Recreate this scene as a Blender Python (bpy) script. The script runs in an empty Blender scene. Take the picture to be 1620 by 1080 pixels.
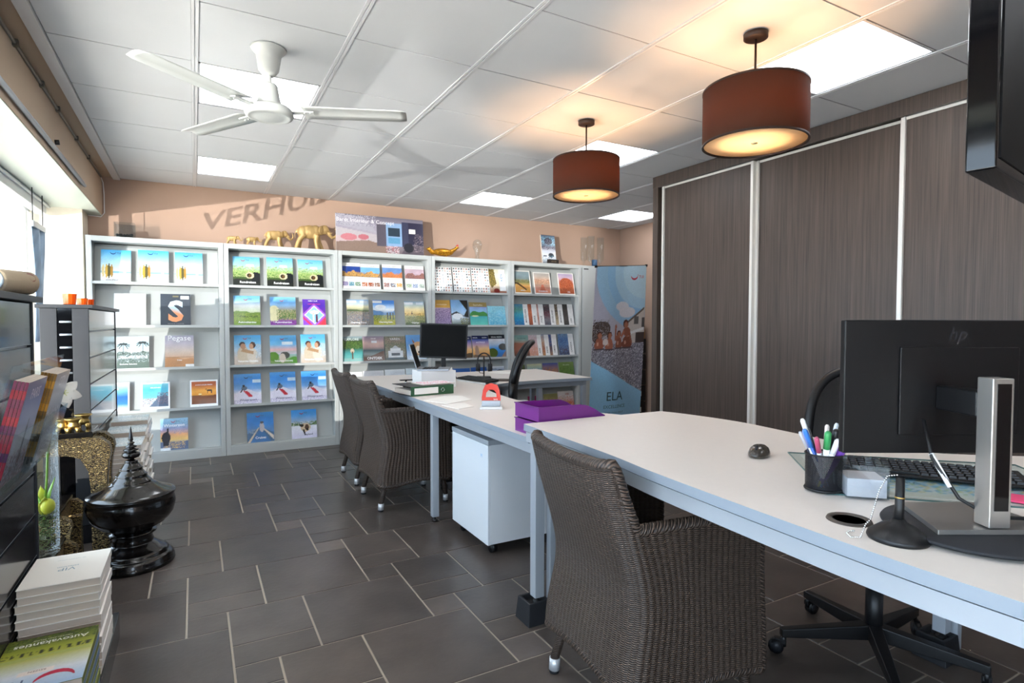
import bpy, bmesh, math, random
import numpy as np
from mathutils import Matrix, Vector
random.seed(7)
S = bpy.context.scene
PI = math.pi

# ------------------------------------------------------------------ camera, sky, sun, exposure
YAW, PIT, ROL, EYE = math.radians(29.0), math.radians(1.886), math.radians(0.1), 1.2
fw = Vector((math.sin(YAW)*math.cos(PIT), math.cos(YAW)*math.cos(PIT), -math.sin(PIT)))
rt = Vector((math.cos(YAW), -math.sin(YAW), 0)); up = rt.cross(fw)
rt, up = math.cos(ROL)*rt + math.sin(ROL)*up, -math.sin(ROL)*rt + math.cos(ROL)*up
cd = bpy.data.cameras.new('camera'); cam = bpy.data.objects.new('camera', cd)
S.collection.objects.link(cam); S.camera = cam
cd.sensor_width = 36.0; cd.lens = 906.5/1620*36.0; cd.clip_start = 0.05
cam.matrix_world = Matrix(((rt.x, up.x, -fw.x, 0), (rt.y, up.y, -fw.y, 0), (rt.z, up.z, -fw.z, EYE), (0, 0, 0, 1)))
w = bpy.data.worlds.new('daylight'); S.world = w; w.use_nodes = True
bg = w.node_tree.nodes['Background']; bg.inputs[0].default_value = (0.70, 0.85, 1.0, 1); bg.inputs[1].default_value = 7.0
S.view_settings.view_transform = 'Standard'; S.view_settings.look = 'None'
S.view_settings.gamma = 1; S.view_settings.use_curve_mapping = False
S.view_settings.exposure = 0.18
S.cycles.transparent_max_bounces = 32
def lamp(name, kind, loc, energy, color=(1, 1, 1), **k):
    d = bpy.data.lights.new(name, kind); d.energy = energy; d.color = color
    for a, b in k.items(): setattr(d, a, b)
    o = bpy.data.objects.new(name, d); S.collection.objects.link(o); o.location = loc
    return o
# daylight arriving through the shop windows: portals over the real openings
for loc, rot, sx, sy in (((-1.16, 1.7, 1.25), (0, -PI/2, 0), 1.7, 7.9), ((-.175, -2.56, 1.15), (PI/2, 0, 0), 1.35, 1.9)):
    p = lamp('window_portal', 'AREA', loc, 1, shape='RECTANGLE', size=sx, size_y=sy)
    p.rotation_euler = rot; p.data.cycles.is_portal = True
sun = lamp('sun', 'SUN', (6, 0, 9), 60, (1, .95, .88), angle=.009)
sun.rotation_euler = (0, math.radians(16), 0)   # high sun from behind the building: it lights the street, not the room
# low sunlight thrown back up by a parked vehicle in the street
g = lamp('street_glint', 'SPOT', (-6.15, -4.4, 0.87), 7200, (1.0, 0.95, 0.86), spot_size=math.radians(29), spot_blend=0.2, shadow_soft_size=0.011)
g.rotation_euler = (Vector((0.4, 6.08, 2.25))-Vector(g.location)).to_track_quat('-Z', 'Y').to_euler()

# ------------------------------------------------------------------ helpers
def lin(h):
    if not isinstance(h, str): return tuple(h)
    h = h.lstrip('#'); r = [int(h[i:i+2], 16)/255 for i in (0, 2, 4)]
    return tuple(c/12.92 if c <= .04045 else ((c+.055)/1.055)**2.4 for c in r)
MATS = {}
def mat(name, color='888888', rough=.5, metal=0., spec=.5, noise=0., nscale=20., bump=0., bscale=80., emit=None, alpha=None, trans=0., ior=1.45, coat=0., stretch=None, attr=None):
    m = bpy.data.materials.new(name); m.use_nodes = True; nt = m.node_tree; N = nt.nodes; L = nt.links
    b = N['Principled BSDF']; c = lin(color)
    b.inputs['Base Color'].default_value = (*c, 1); b.inputs['Roughness'].default_value = rough
    b.inputs['Metallic'].default_value = metal; b.inputs['Specular IOR Level'].default_value = spec
    b.inputs['Transmission Weight'].default_value = trans; b.inputs['IOR'].default_value = ior
    b.inputs['Coat Weight'].default_value = coat; b.inputs['Coat Roughness'].default_value = .05
    tc = N.new('ShaderNodeTexCoord'); mp = N.new('ShaderNodeMapping'); L.new(tc.outputs['Object'], mp.inputs[0])
    if stretch: mp.inputs['Scale'].default_value = stretch
    if attr:
        a = N.new('ShaderNodeAttribute'); a.attribute_name = attr; L.new(a.outputs['Color'], b.inputs['Base Color'])
    if noise:
        t = N.new('ShaderNodeTexNoise'); t.inputs['Scale'].default_value = nscale; t.inputs['Detail'].default_value = 5
        L.new(mp.outputs[0], t.inputs['Vector'])
        r = N.new('ShaderNodeMapRange'); r.inputs[1].default_value = .3; r.inputs[2].default_value = .7
        r.inputs[3].default_value = 1-noise; r.inputs[4].default_value = 1+noise; L.new(t.outputs['Fac'], r.inputs[0])
        x = N.new('ShaderNodeMix'); x.data_type = 'RGBA'; x.blend_type = 'MULTIPLY'; x.inputs[0].default_value = 1
        x.inputs[6].default_value = (*c, 1)
        if attr: L.new(a.outputs['Color'], x.inputs[6])
        L.new(r.outputs[0], x.inputs[7]); L.new(x.outputs[2], b.inputs['Base Color'])
    if bump:
        t2 = N.new('ShaderNodeTexNoise'); t2.inputs['Scale'].default_value = bscale; t2.inputs['Detail'].default_value = 4
        L.new(mp.outputs[0], t2.inputs['Vector']); bm = N.new('ShaderNodeBump'); bm.inputs['Strength'].default_value = bump
        bm.inputs['Distance'].default_value = .002; L.new(t2.outputs['Fac'], bm.inputs['Height']); L.new(bm.outputs[0], b.inputs['Normal'])
    if emit:
        b.inputs['Emission Color'].default_value = (*lin(emit[0]), 1); b.inputs['Emission Strength'].default_value = emit[1]
    if alpha is not None: b.inputs['Alpha'].default_value = alpha
    MATS[name] = m
    return m

class MB:
    """collects shapes; build() links them as one mesh object"""
    def __init__(s): s.v = []; s.f = []; s.m = []; s.sm = []; s.c = []; s.T = Matrix(); s.hascol = False; s.uv = None
    def add(s, vs, fs, m=0, smooth=False, col=None):
        b = len(s.v); T = s.T
        s.v += [tuple(T @ Vector(p)) for p in vs]
        if col is None: s.c += [(1, 1, 1)]*len(vs)
        else:
            s.hascol = True
            s.c += [tuple(x) for x in col] if not isinstance(col, (str, tuple)) else [lin(col)]*len(vs)
        s.f += [tuple(b+i for i in f) for f in fs]; s.m += [m]*len(fs); s.sm += [smooth]*len(fs)
        return s
    def box(s, x0, x1, y0, y1, z0, z1, m=0, col=None, taper=None):
        a = [(x0, y0), (x1, y0), (x1, y1), (x0, y1)]
        t = a if taper is None else [((x-(x0+x1)/2)*taper+(x0+x1)/2, (y-(y0+y1)/2)*taper+(y0+y1)/2) for x, y in a]
        return s.add([(x, y, z0) for x, y in a]+[(x, y, z1) for x, y in t], [(3, 2, 1, 0), (4, 5, 6, 7), (0, 1, 5, 4), (1, 2, 6, 5), (2, 3, 7, 6), (3, 0, 4, 7)], m, False, col)
    def prism(s, poly, z0, z1, m=0, col=None, smooth=False, ms=None):
        n = len(poly)
        ar = sum(poly[i][0]*poly[(i+1) % n][1]-poly[(i+1) % n][0]*poly[i][1] for i in range(n))
        if ar < 0: poly = poly[::-1]
        s.add([(x, y, z0) for x, y in poly]+[(x, y, z1) for x, y in poly], [tuple(range(n))[::-1], tuple(range(n, 2*n))], m, False, col)
        b = [(x, y, z) for x, y in poly for z in (z0, z1)]
        return s.add(b, [(2*i, (2*i+2) % (2*n), (2*i+3) % (2*n), 2*i+1) for i in range(n)], m if ms is None else ms, smooth, col)
    def lathe(s, prof, n=32, m=0, smooth=True, col=None, c=(0, 0), cap=True):
        k = len(prof)
        vs = [(c[0]+r*math.cos(2*PI*i/n), c[1]+r*math.sin(2*PI*i/n), z) for r, z in prof for i in range(n)]
        fs = [(j*n+i, j*n+(i+1) % n, (j+1)*n+(i+1) % n, (j+1)*n+i) for j in range(k-1) for i in range(n)]
        if cap: fs += [tuple(range(n))[::-1], tuple(range((k-1)*n, k*n))]
        return s.add(vs, fs, m, smooth, col)
    def tube(s, pts, r, n=10, m=0, smooth=True, col=None, cap=True):
        pts = [Vector(p) for p in pts]; k = len(pts)
        rs = r if isinstance(r, (list, tuple)) else [r]*k
        vs = []; u = None
        for i, p in enumerate(pts):
            t = (pts[min(i+1, k-1)]-pts[max(i-1, 0)]).normalized()
            if u is None: u = t.orthogonal().normalized()
            u = (u-t*u.dot(t)).normalized(); q = t.cross(u)
            vs += [p+rs[i]*(math.cos(2*PI*j/n)*u+math.sin(2*PI*j/n)*q) for j in range(n)]
        fs = [(i*n+j, i*n+(j+1) % n, (i+1)*n+(j+1) % n, (i+1)*n+j) for i in range(k-1) for j in range(n)]
        if cap: fs += [tuple(range(n))[::-1], tuple(range((k-1)*n, k*n))]
        return s.add(vs, fs, m, smooth, col)
    def ball(s, c, r, n=16, k=10, m=0, col=None):
        r = r if isinstance(r, (list, tuple)) else (r, r, r)
        vs = [(c[0], c[1], c[2]-r[2])]
        for j in range(1, k):
            a = -PI/2+PI*j/k
            vs += [(c[0]+r[0]*math.cos(a)*math.cos(2*PI*i/n), c[1]+r[1]*math.cos(a)*math.sin(2*PI*i/n), c[2]+r[2]*math.sin(a)) for i in range(n)]
        vs.append((c[0], c[1], c[2]+r[2])); fs = [(0, 1+(i+1) % n, 1+i) for i in range(n)]
        for j in range(k-2): fs += [(1+j*n+i, 1+j*n+(i+1) % n, 1+(j+1)*n+(i+1) % n, 1+(j+1)*n+i) for i in range(n)]
        e = len(vs)-1; fs += [(e, 1+(k-2)*n+i, 1+(k-2)*n+(i+1) % n) for i in range(n)]
        return s.add(vs, fs, m, True, col)
    def quad(s, a, b, c, d, m=0, col=None): return s.add([a, b, c, d], [(0, 1, 2, 3)], m, False, col)
    def build(s, name, mats, parent=None, bevel=0, seg=2, loc=None, rot=None):
        me = bpy.data.meshes.new(name); me.from_pydata(s.v, [], s.f)
        for x in (mats if isinstance(mats, (list, tuple)) else [mats]): me.materials.append(MATS[x] if isinstance(x, str) else x)
        me.polygons.foreach_set('material_index', s.m); me.polygons.foreach_set('use_smooth', s.sm)
        if s.hascol:
            a = me.attributes.new('Col', 'FLOAT_COLOR', 'POINT')
            a.data.foreach_set('color', np.c_[np.array(s.c, float), np.ones(len(s.c))].ravel())
        if s.uv is not None:
            a = me.attributes.new('Wv', 'FLOAT_VECTOR', 'POINT'); a.data.foreach_set('vector', np.array(s.uv, float).ravel())
        me.update()
        o = bpy.data.objects.new(name, me); S.collection.objects.link(o); o.parent = parent
        if loc: o.location = loc
        if rot: o.rotation_euler = rot
        if bevel:
            bv = o.modifiers.new('bevel', 'BEVEL'); bv.width = bevel; bv.segments = seg; bv.limit_method = 'ANGLE'; bv.angle_limit = math.radians(40)
            for p in me.polygons: p.use_smooth = True
            we = o.modifiers.new('wn', 'WEIGHTED_NORMAL'); we.keep_sharp = True
        return o
def tag(o, label=None, cat=None, group=None, kind=None):
    if label: o['label'] = label
    if cat: o['category'] = cat
    if group: o['group'] = group
    if kind: o['kind'] = kind
    return o
def thing(name, label, cat, loc=(0, 0, 0), rz=0, group=None):
    o = bpy.data.objects.new(name, None); S.collection.objects.link(o); o.empty_display_size = .05
    o.location = loc; o.rotation_euler = (0, 0, rz); return tag(o, label, cat, group)
def struct(mb, name, mats, bevel=0): return tag(mb.build(name, mats, None, bevel), kind='structure')
def copy_tree(o, parent=None):
    c = o.copy(); S.collection.objects.link(c); c.parent = parent
    for ch in list(o.children): copy_tree(ch, c)
    return c
def subsurf(o, n=1):
    m = o.modifiers.new('sub', 'SUBSURF'); m.levels = n; m.render_levels = n
    for p in o.data.polygons: p.use_smooth = True
    return o
def blob(o, vox=.006, it=6):
    r = o.modifiers.new('rm', 'REMESH'); r.mode = 'VOXEL'; r.voxel_size = vox; r.use_smooth_shade = True
    q = o.modifiers.new('sm', 'SMOOTH'); q.iterations = it; q.factor = .5
    return o
TXT = {}
def text_geo(body, size=1., bold=0., align='CENTER', shear=0.):
    key = (body, bold, align, shear)
    if key not in TXT:
        cu = bpy.data.curves.new('t', 'FONT'); cu.body = body; cu.size = 1; cu.align_x = align; cu.offset = bold; cu.shear = shear; cu.resolution_u = 2
        ob = bpy.data.objects.new('t', cu); S.collection.objects.link(ob)
        dg = bpy.context.evaluated_depsgraph_get(); me = ob.evaluated_get(dg).to_mesh()
        TXT[key] = ([tuple(v.co) for v in me.vertices], [tuple(p.vertices) for p in me.polygons])
        ob.evaluated_get(dg).to_mesh_clear(); bpy.data.objects.remove(ob); bpy.data.curves.remove(cu)
    v, f = TXT[key]; return [(x*size, y*size) for x, y, z in v], f

# ------------------------------------------------------------------ materials
mat('wall_paint', 'b09482', .85, noise=.02, nscale=3, bump=.05, bscale=200)
mat('wall_beam', 'b8a48e', .8, bump=.05, bscale=200)
mat('soffit_paint', 'bfc6bd', .8)
mat('pillar_paint', 'e6dccb', .8, noise=.02, nscale=4)
mat('tile_white', 'c9cbce', .75, noise=.02, nscale=2.2, bump=.15, bscale=260)
mat('grid_metal', 'd2d2d4', .45)
mat('grid_gap', '77757a', .8)
mat('led', 'ffffff', .5, emit=('f4f8ff', 6.5))
mat('white_metal', 'd6dbe0', .35)
mat('shelf_metal', 'bdc0be', .42, noise=.015, nscale=4)
mat('desk_top', 'ddd5ce', .38, noise=.012, nscale=60)
mat('desk_edge_daylit', '87919c', .4)  # cool daylight on the white laminate's edge, put into the colour
mat('alu', 'a9b0b8', .32, metal=.25)
mat('stand_metal', 'b4b2ae', .3, metal=.85)
mat('chrome', 'd8d8d8', .12, metal=1)
mat('silver_foot', 'c9cbce', .35, metal=.4)
mat('black_plastic', '0d0d0f', .42, bump=.05)
mat('black_gloss', '08080a', .07)
mat('black_rubber', '1b1c20', .65, bump=.3, bscale=60)
mat('screen_black', '050506', .5, spec=.15)
mat('black_fabric', '15130f', .9, bump=.5, bscale=400)
def clear(name, tint, base, edge, rough=.02):
    """thin clear sheet: see-through, with a mirror part that grows at grazing angles"""
    m = bpy.data.materials.new(name); m.use_nodes = True; nt = m.node_tree; N = nt.nodes; L = nt.links; N.clear()
    o = N.new('ShaderNodeOutputMaterial'); t = N.new('ShaderNodeBsdfTransparent'); t.inputs[0].default_value = (*lin(tint), 1)
    g_ = N.new('ShaderNodeBsdfGlossy'); g_.inputs['Roughness'].default_value = rough; lw = N.new('ShaderNodeLayerWeight'); lw.inputs[0].default_value = .25
    r = N.new('ShaderNodeMapRange'); r.inputs[3].default_value = base; r.inputs[4].default_value = edge; L.new(lw.outputs['Facing'], r.inputs[0])
    x = N.new('ShaderNodeMixShader'); L.new(r.outputs[0], x.inputs[0]); L.new(t.outputs[0], x.inputs[1]); L.new(g_.outputs[0], x.inputs[2]); L.new(x.outputs[0], o.inputs[0]); MATS[name] = m
clear('glass', 'fafcfc', .012, .22)
clear('acrylic', 'f2f6f8', .04, .25, .04)
clear('window_glass', 'fbfdff', .02, .25)
mat('print', 'ffffff', .3, attr='Col', coat=.25)
mat('print_matte', 'ffffff', .55, attr='Col')
mat('paper', 'f0ece6', .6)
mat('pages', 'cfc2b5', .75, noise=.06, nscale=3, stretch=(1, 1, 200))
mat('brass', 'bfa060', .36, metal=1)
mat('gold_cast', 'bd9c66', .45, metal=.3, bump=.25, bscale=90)
mat('gold_bird', 'b07a1c', .3, metal=.6, noise=.5, nscale=60)
mat('orange_glass', 'ff5a10', .12, trans=.35, spec=.6)
mat('purple', '6a1f78', .28, coat=.4)
mat('red_enamel', 'cf3a30', .3, coat=.3)
mat('slat_black', '17171b', .2, coat=.3)
mat('door_alu', 'dcd8d0', .3, metal=.15)
mat('slat_grey', '1f2126', .45)
mat('lacquer', '0a0706', .2, coat=.4, noise=.4, nscale=40)
mat('lamp_inner', 'f5e3b0', .8)
mat('bulb', 'ffffff', .5, emit=('ffd9a0', 30))
mat('white_plastic', 'e6e6e6', .4)
mat('green_card', '2f5a3c', .5)
mat('cable', '101012', .5)

def nodes_of(m): return m.node_tree.nodes, m.node_tree.links, m.node_tree.nodes['Principled BSDF']
# brushed dark wood laminate of the sliding doors: fine vertical grain
m = mat('dark_oak', '4c423b', .42, spec=.4); N, L, b = nodes_of(m)
tc = N.new('ShaderNodeTexCoord'); mp = N.new('ShaderNodeMapping'); mp.inputs['Scale'].default_value = (260, 260, 3.5); L.new(tc.outputs['Object'], mp.inputs[0])
t = N.new('ShaderNodeTexNoise'); t.inputs['Scale'].default_value = 1; t.inputs['Detail'].default_value = 6; L.new(mp.outputs[0], t.inputs[0])
mp2 = N.new('ShaderNodeMapping'); mp2.inputs['Scale'].default_value = (70, 70, 1.2); L.new(tc.outputs['Object'], mp2.inputs[0])
t2 = N.new('ShaderNodeTexNoise'); t2.inputs['Scale'].default_value = 1; t2.inputs['Detail'].default_value = 4; L.new(mp2.outputs[0], t2.inputs[0])
ad = N.new('ShaderNodeMath'); ad.operation = 'ADD'; L.new(t.outputs[0], ad.inputs[0]); L.new(t2.outputs[0], ad.inputs[1])
cr = N.new('ShaderNodeValToRGB'); cr.color_ramp.elements[0].position = .36; cr.color_ramp.elements[1].position = .66
hf = N.new('ShaderNodeMath'); hf.operation = 'MULTIPLY'; hf.inputs[1].default_value = .5; L.new(ad.outputs[0], hf.inputs[0]); L.new(hf.outputs[0], cr.inputs[0])
cr.color_ramp.elements[0].color = (*lin('3c332e'), 1); cr.color_ramp.elements[1].color = (*lin('574b43'), 1); L.new(cr.outputs[0], b.inputs['Base Color'])
# floor stone: per-tile tone from a colour attribute, cloudy mottling, low gloss
m = mat('floor_stone', '433e3b', .34, noise=.25, nscale=5, bump=.35, bscale=45, attr='Col', spec=.5)
mat('grout', 'a59a8c', .8)
# woven wicker: ribs are modelled, the strands run across them
m = mat('wicker', '3a2f29', .42); N, L, b = nodes_of(m)
at = N.new('ShaderNodeAttribute'); at.attribute_name = 'Wv'; sp = N.new('ShaderNodeSeparateXYZ'); L.new(at.outputs['Vector'], sp.inputs[0])
def mth(op, a, c=None):
    n = N.new('ShaderNodeMath'); n.operation = op
    for i, x in enumerate((a, c)):
        if x is None: continue
        if isinstance(x, (int, float)): n.inputs[i].default_value = x
        else: L.new(x, n.inputs[i])
    return n.outputs[0]
rib = mth('MULTIPLY', sp.outputs[0], 2*PI/.021)
par = mth('MULTIPLY', mth('FLOOR', mth('MULTIPLY', sp.outputs[0], 1/.021)), PI)
strand = mth('SINE', mth('ADD', mth('MULTIPLY', sp.outputs[1], 2*PI/.0056), par))
hgt = mth('MULTIPLY', mth('ADD', strand, 1), .5)
bp = N.new('ShaderNodeBump'); bp.inputs['Strength'].default_value = .7; bp.inputs['Distance'].default_value = .0022; L.new(hgt, bp.inputs['Height']); L.new(bp.outputs[0], b.inputs['Normal'])
nz = N.new('ShaderNodeTexNoise'); nz.inputs['Scale'].default_value = 70; L.new(at.outputs['Vector'], nz.inputs['Vector'])
f1 = mth('MULTIPLY', hgt, mth('ADD', nz.outputs[0], .35))
cr = N.new('ShaderNodeValToRGB'); L.new(f1, cr.inputs[0]); cr.color_ramp.elements[0].color = (*lin('0d0a08'), 1); cr.color_ramp.elements[1].color = (*lin('5e4d42'), 1); cr.color_ramp.elements[1].position = .9  # shade in the weave gaps and lighter strand crests put into the colour
L.new(cr.outputs[0], b.inputs['Base Color'])
# lampshade fabric: brown cloth that lets some lamp light through
m = mat('shade_cloth', '3e2415', .85, noise=.12, nscale=60, stretch=(1, 1, 25)); N, L, b = nodes_of(m)
tr = N.new('ShaderNodeBsdfTranslucent'); tr.inputs[0].default_value = (*lin('80541e'), 1); mx = N.new('ShaderNodeMixShader'); mx.inputs[0].default_value = .37
out = N['Material Output']; L.new(b.outputs[0], mx.inputs[1]); L.new(tr.outputs[0], mx.inputs[2]); L.new(mx.outputs[0], out.inputs[0])
m = mat('shade_diffuser', 'fff0c8', .7); N, L, b = nodes_of(m)
tr = N.new('ShaderNodeBsdfTranslucent'); tr.inputs[0].default_value = (*lin('fffae8'), 1); mx = N.new('ShaderNodeMixShader'); mx.inputs[0].default_value = .88
out = N['Material Output']; L.new(b.outputs[0], mx.inputs[1]); L.new(tr.outputs[0], mx.inputs[2]); L.new(mx.outputs[0], out.inputs[0])
# carved gold filigree on dark lacquer
m = mat('carved_gold', 'a8843a', .4, metal=.6); N, L, b = nodes_of(m)
tc = N.new('ShaderNodeTexCoord'); vo = N.new('ShaderNodeTexVoronoi'); vo.feature = 'DISTANCE_TO_EDGE'; vo.inputs['Scale'].default_value = 70; L.new(tc.outputs['Object'], vo.inputs[0])
wv = N.new('ShaderNodeTexWave'); wv.wave_type = 'RINGS'; wv.inputs['Scale'].default_value = 42; wv.inputs['Distortion'].default_value = 14; wv.inputs['Detail'].default_value = 2; L.new(tc.outputs['Object'], wv.inputs[0])
s1 = mth('MULTIPLY', wv.outputs['Fac'], mth('MINIMUM', mth('MULTIPLY', vo.outputs['Distance'], 9), 1))
cr = N.new('ShaderNodeValToRGB'); L.new(s1, cr.inputs[0]); cr.color_ramp.elements[0].position = .25; cr.color_ramp.elements[1].position = .55
cr.color_ramp.elements[0].color = (*lin('2a2016'), 1); cr.color_ramp.elements[1].color = (*lin('a58d5e'), 1); L.new(cr.outputs[0], b.inputs['Base Color'])
bp = N.new('ShaderNodeBump'); bp.inputs['Distance'].default_value = .004; L.new(s1, bp.inputs['Height']); L.new(bp.outputs[0], b.inputs['Normal'])
# open mesh (pen cup, chair back): holes by a fine lattice
def lattice(name, color, step, open_):
    m = mat(name, color, .45, metal=.3); N, L, b = nodes_of(m)
    def mt(op, a, c=None):
        n = N.new('ShaderNodeMath'); n.operation = op
        for i, x in enumerate((a, c)):
            if x is None: continue
            if isinstance(x, (int, float)): n.inputs[i].default_value = x
            else: L.new(x, n.inputs[i])
        return n.outputs[0]
    at = N.new('ShaderNodeAttribute'); at.attribute_name = 'Wv'; sp = N.new('ShaderNodeSeparateXYZ'); L.new(at.outputs['Vector'], sp.inputs[0])
    a = mt('ABSOLUTE', mt('SINE', mt('MULTIPLY', mt('ADD', sp.outputs[0], sp.outputs[1]), PI/step)))
    c = mt('ABSOLUTE', mt('SINE', mt('MULTIPLY', mt('SUBTRACT', sp.outputs[0], sp.outputs[1]), PI/step)))
    L.new(mt('LESS_THAN', mt('MINIMUM', a, c), open_), b.inputs['Alpha'])
lattice('wire_mesh', '101118', .0035, .78)
lattice('chair_mesh', '0c0c0d', .004, .9)
# ------------------------------------------------------------------ the room
XL, XR, YB, YF, ZC = -1.15, 5.03, -2.55, 6.08, 2.45
GX, GY, GD, GE = .0201, 3.183, .6, .596
# floor: modular stone pattern (3x3, 2x2, 2x1, 1x1) on a 14.8 cm grid, grout below
mb = MB(); U = .1478
mb.box(XL-.1, XR+.1, YB-.1, YF+.1, -.06, -.003, 1, '888888')
rnd = random.Random(3)
for a in range(-60, 60):
    for b_ in range(-60, 60):
        bx, by = 1+a-5*b_, -3*a-b_
        for dx, dy, sx, sy in ((0, 0, 3, 3), (-2, 1, 2, 2), (-2, 0, 2, 1), (-2, -1, 1, 1)):
            x0 = .104+U*(bx+dx); y0 = 2.617+U*(by+dy); x1 = x0+U*sx; y1 = y0+U*sy; gp = .0032
            x0 += gp; y0 += gp; x1 -= gp; y1 -= gp
            x0 = max(x0, XL); x1 = min(x1, XR); y0 = max(y0, YB); y1 = min(y1, YF)
            if x1-x0 < .01 or y1-y0 < .01: continue
            t = rnd.uniform(.86, 1.14)*(1.5 if sx == 1 and rnd.random() < .18 else 1)
            k = rnd.uniform(-.03, .03)
            c = lin('4e4641'); c = (c[0]*t*(1+k), c[1]*t, c[2]*t*(1-k)); e = .0016
            mb.add([(x0, y0, -.004), (x1, y0, -.004), (x1, y1, -.004), (x0, y1, -.004), (x0+e, y0+e, 0), (x1-e, y0+e, 0), (x1-e, y1-e, 0), (x0+e, y1-e, 0)],
                   [(4, 5, 6, 7), (0, 1, 5, 4), (1, 2, 6, 5), (2, 3, 7, 6), (3, 0, 4, 7)], 0, False, c)
struct(mb, 'floor', ['floor_stone', 'grout'])
struct(MB().box(XL-.2, XR+.12, YF, YF+.12, 0, 2.6), 'wall_back', 'wall_paint')
struct(MB().box(XR, XR+.12, YB, YF, 0, 2.6), 'wall_right', 'wall_paint')
# left wall: low parapet, pillar at the far end, deep beam over the shop window
mb = MB(); mb.box(XL-.2, XL+.02, YB, 5.8, -.02, .3)
struct(mb, 'wall_left', 'wall_beam')
struct(MB().box(XL-.2, -.785, 5.8, YF, 0, 2.12), 'trim_1', 'pillar_paint')
mb = MB(); mb.box(XL-.2, -.68, YB, YF, 2.12, 2.6)
mb.box(-.68, -.60, YB, YF, 2.452, 2.6)
struct(mb, 'wall_beam', 'wall_beam')
struct(MB().box(XL-.19, -.683, YB, YF, 2.116, 2.12), 'trim_2', 'soffit_paint')
# rear wall with the shop front
mb = MB(); mb.box(XL-.2, -.85, YB-.15, YB, 0, 2.6); mb.box(.5, XR+.1, YB-.15, YB, 0, 2.6); mb.box(-.85, .5, YB-.15, YB, 2.1, 2.6); mb.box(-.85, .5, YB-.15, YB, -.02, .2)
struct(mb, 'wall_rear', 'wall_paint')
# windows: frames with panes
def window(name, axis, at, a0, a1, z0, z1, posts):
    mb = MB(); t = .03
    def bar(p0, p1, q0, q1):
        if axis == 'x': mb.box(at-t, at+t, p0, p1, q0, q1)
        else: mb.box(p0, p1, at-t, at+t, q0, q1)
    bar(a0, a1, z0, z0+.05); bar(a0, a1, z1-.05, z1)
    for p in posts: bar(p-.025, p+.025, z0+.05, z1-.05)
    f = struct(mb, name, 'white_metal')
    g = MB()
    if axis == 'x': g.box(at-.006, at+.006, a0, a1, z0+.05, z1-.05)
    else: g.box(a0, a1, at-.006, at+.006, z0+.05, z1-.05)
    g.build('pane', 'window_glass', f)
    return f
window('window_1', 'x', XL, YB, 5.8, .3, 2.11, (YB+.03, .2, 4.9, 5.70))
window('window_2', 'y', YB-.06, -.85, .5, .2, 2.1, (-.82, .47))
# street outside the windows: pavement
struct(MB().box(-9, XL-.2, -9, 9, -.2, -.1).box(XL-.2, 8, -9, YB-.15, -.2, -.1), 'ground', mat('pavement', 'b8b2a8', .9, noise=.1, nscale=3))
# added letters out of view, warped to cast the VERHUIZ shadow on the back wall
vs, fs = text_geo('VERHUIZ', 1, .02)
dy_ = 2.02/ (max(p[0] for p in vs)-min(p[0] for p in vs)); x0_ = min(p[0] for p in vs)
lt = MB()
def on_win(u, v):
    # u along the word 0..1, v letter height 0..1, following the slant seen in the photo
    X = .055+1.24*u+.03*v; Zw = 2.05+.27*u+.17*u*u+(.16+.08*u)*v
    L = Vector(g.location); P = Vector((X, YF, Zw)); t = (XL+.012-L.x)/(P.x-L.x); return L+(P-L)*t
wd = max(p[0] for p in vs)-x0_; lt.add([on_win((p[0]-x0_)/wd, p[1]/.72) for p in vs], fs)
o = lt.build('shadow_lettering', 'slat_black'); so = o.modifiers.new('th', 'SOLIDIFY'); so.thickness = .001
tag(o, 'added unseen VERHUIZ letters at the left window, shaping the wall shadow', 'lettering')

# ceiling: mineral tiles in a metal grid, openings for the light panels
LED = [(0, 0), (0, 3), (4, 0), (4, 3), (7, 3), (4, -3), (0, -3), (0, -6), (4, -6)]
mb = MB(); mb.box(-.6, XR, YB, YF, 2.475, 2.6, 2)
xs = [-.56]+[GX+GD*i for i in range(0, 9)]+[XR]; ys = [YB]+[GY+GE*j for j in range(-9, 5)]+[YF]
for i in range(len(xs)-1):
    for j in range(len(ys)-1):
        if (i-1, j-10) in LED: continue
        x0, x1, y0, y1 = xs[i]+.0155, xs[i+1]-.0155, ys[j]+.004, ys[j+1]-.004
        if x1-x0 < .02 or y1-y0 < .02: continue
        mb.box(x0, x1, y0, y1, 2.451, 2.46, 0)
for x in xs[1:-1]:
    mb.box(x-.0145, x-.003, YB, YF, 2.4475, 2.458, 1); mb.box(x+.003, x+.0145, YB, YF, 2.4475, 2.458, 1); mb.box(x-.003, x+.003, YB, YF, 2.452, 2.458, 1)
for y in ys[1:-1]:
    mb.box(xs[0], xs[-1], y-.003, y+.003, 2.4535, 2.458, 2)
mb.box(-.60, -.548, YB, YF, 2.436, 2.475, 1)
struct(mb, 'ceiling', ['tile_white', 'grid_metal', 'grid_gap'])
where = {(0, 0): 'square ceiling light panel right above the ceiling fan', (0, 3): 'square ceiling light panel over the left bookcases',
 (4, 0): 'square ceiling light panel behind the smaller hanging drum lamp', (4, 3): 'square ceiling light panel above the middle bookcases',
 (7, 3): 'square ceiling light panel by the right back corner, cut by the wardrobe', (4, -3): 'large bright square ceiling light panel beside the nearest drum lamp'}
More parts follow.
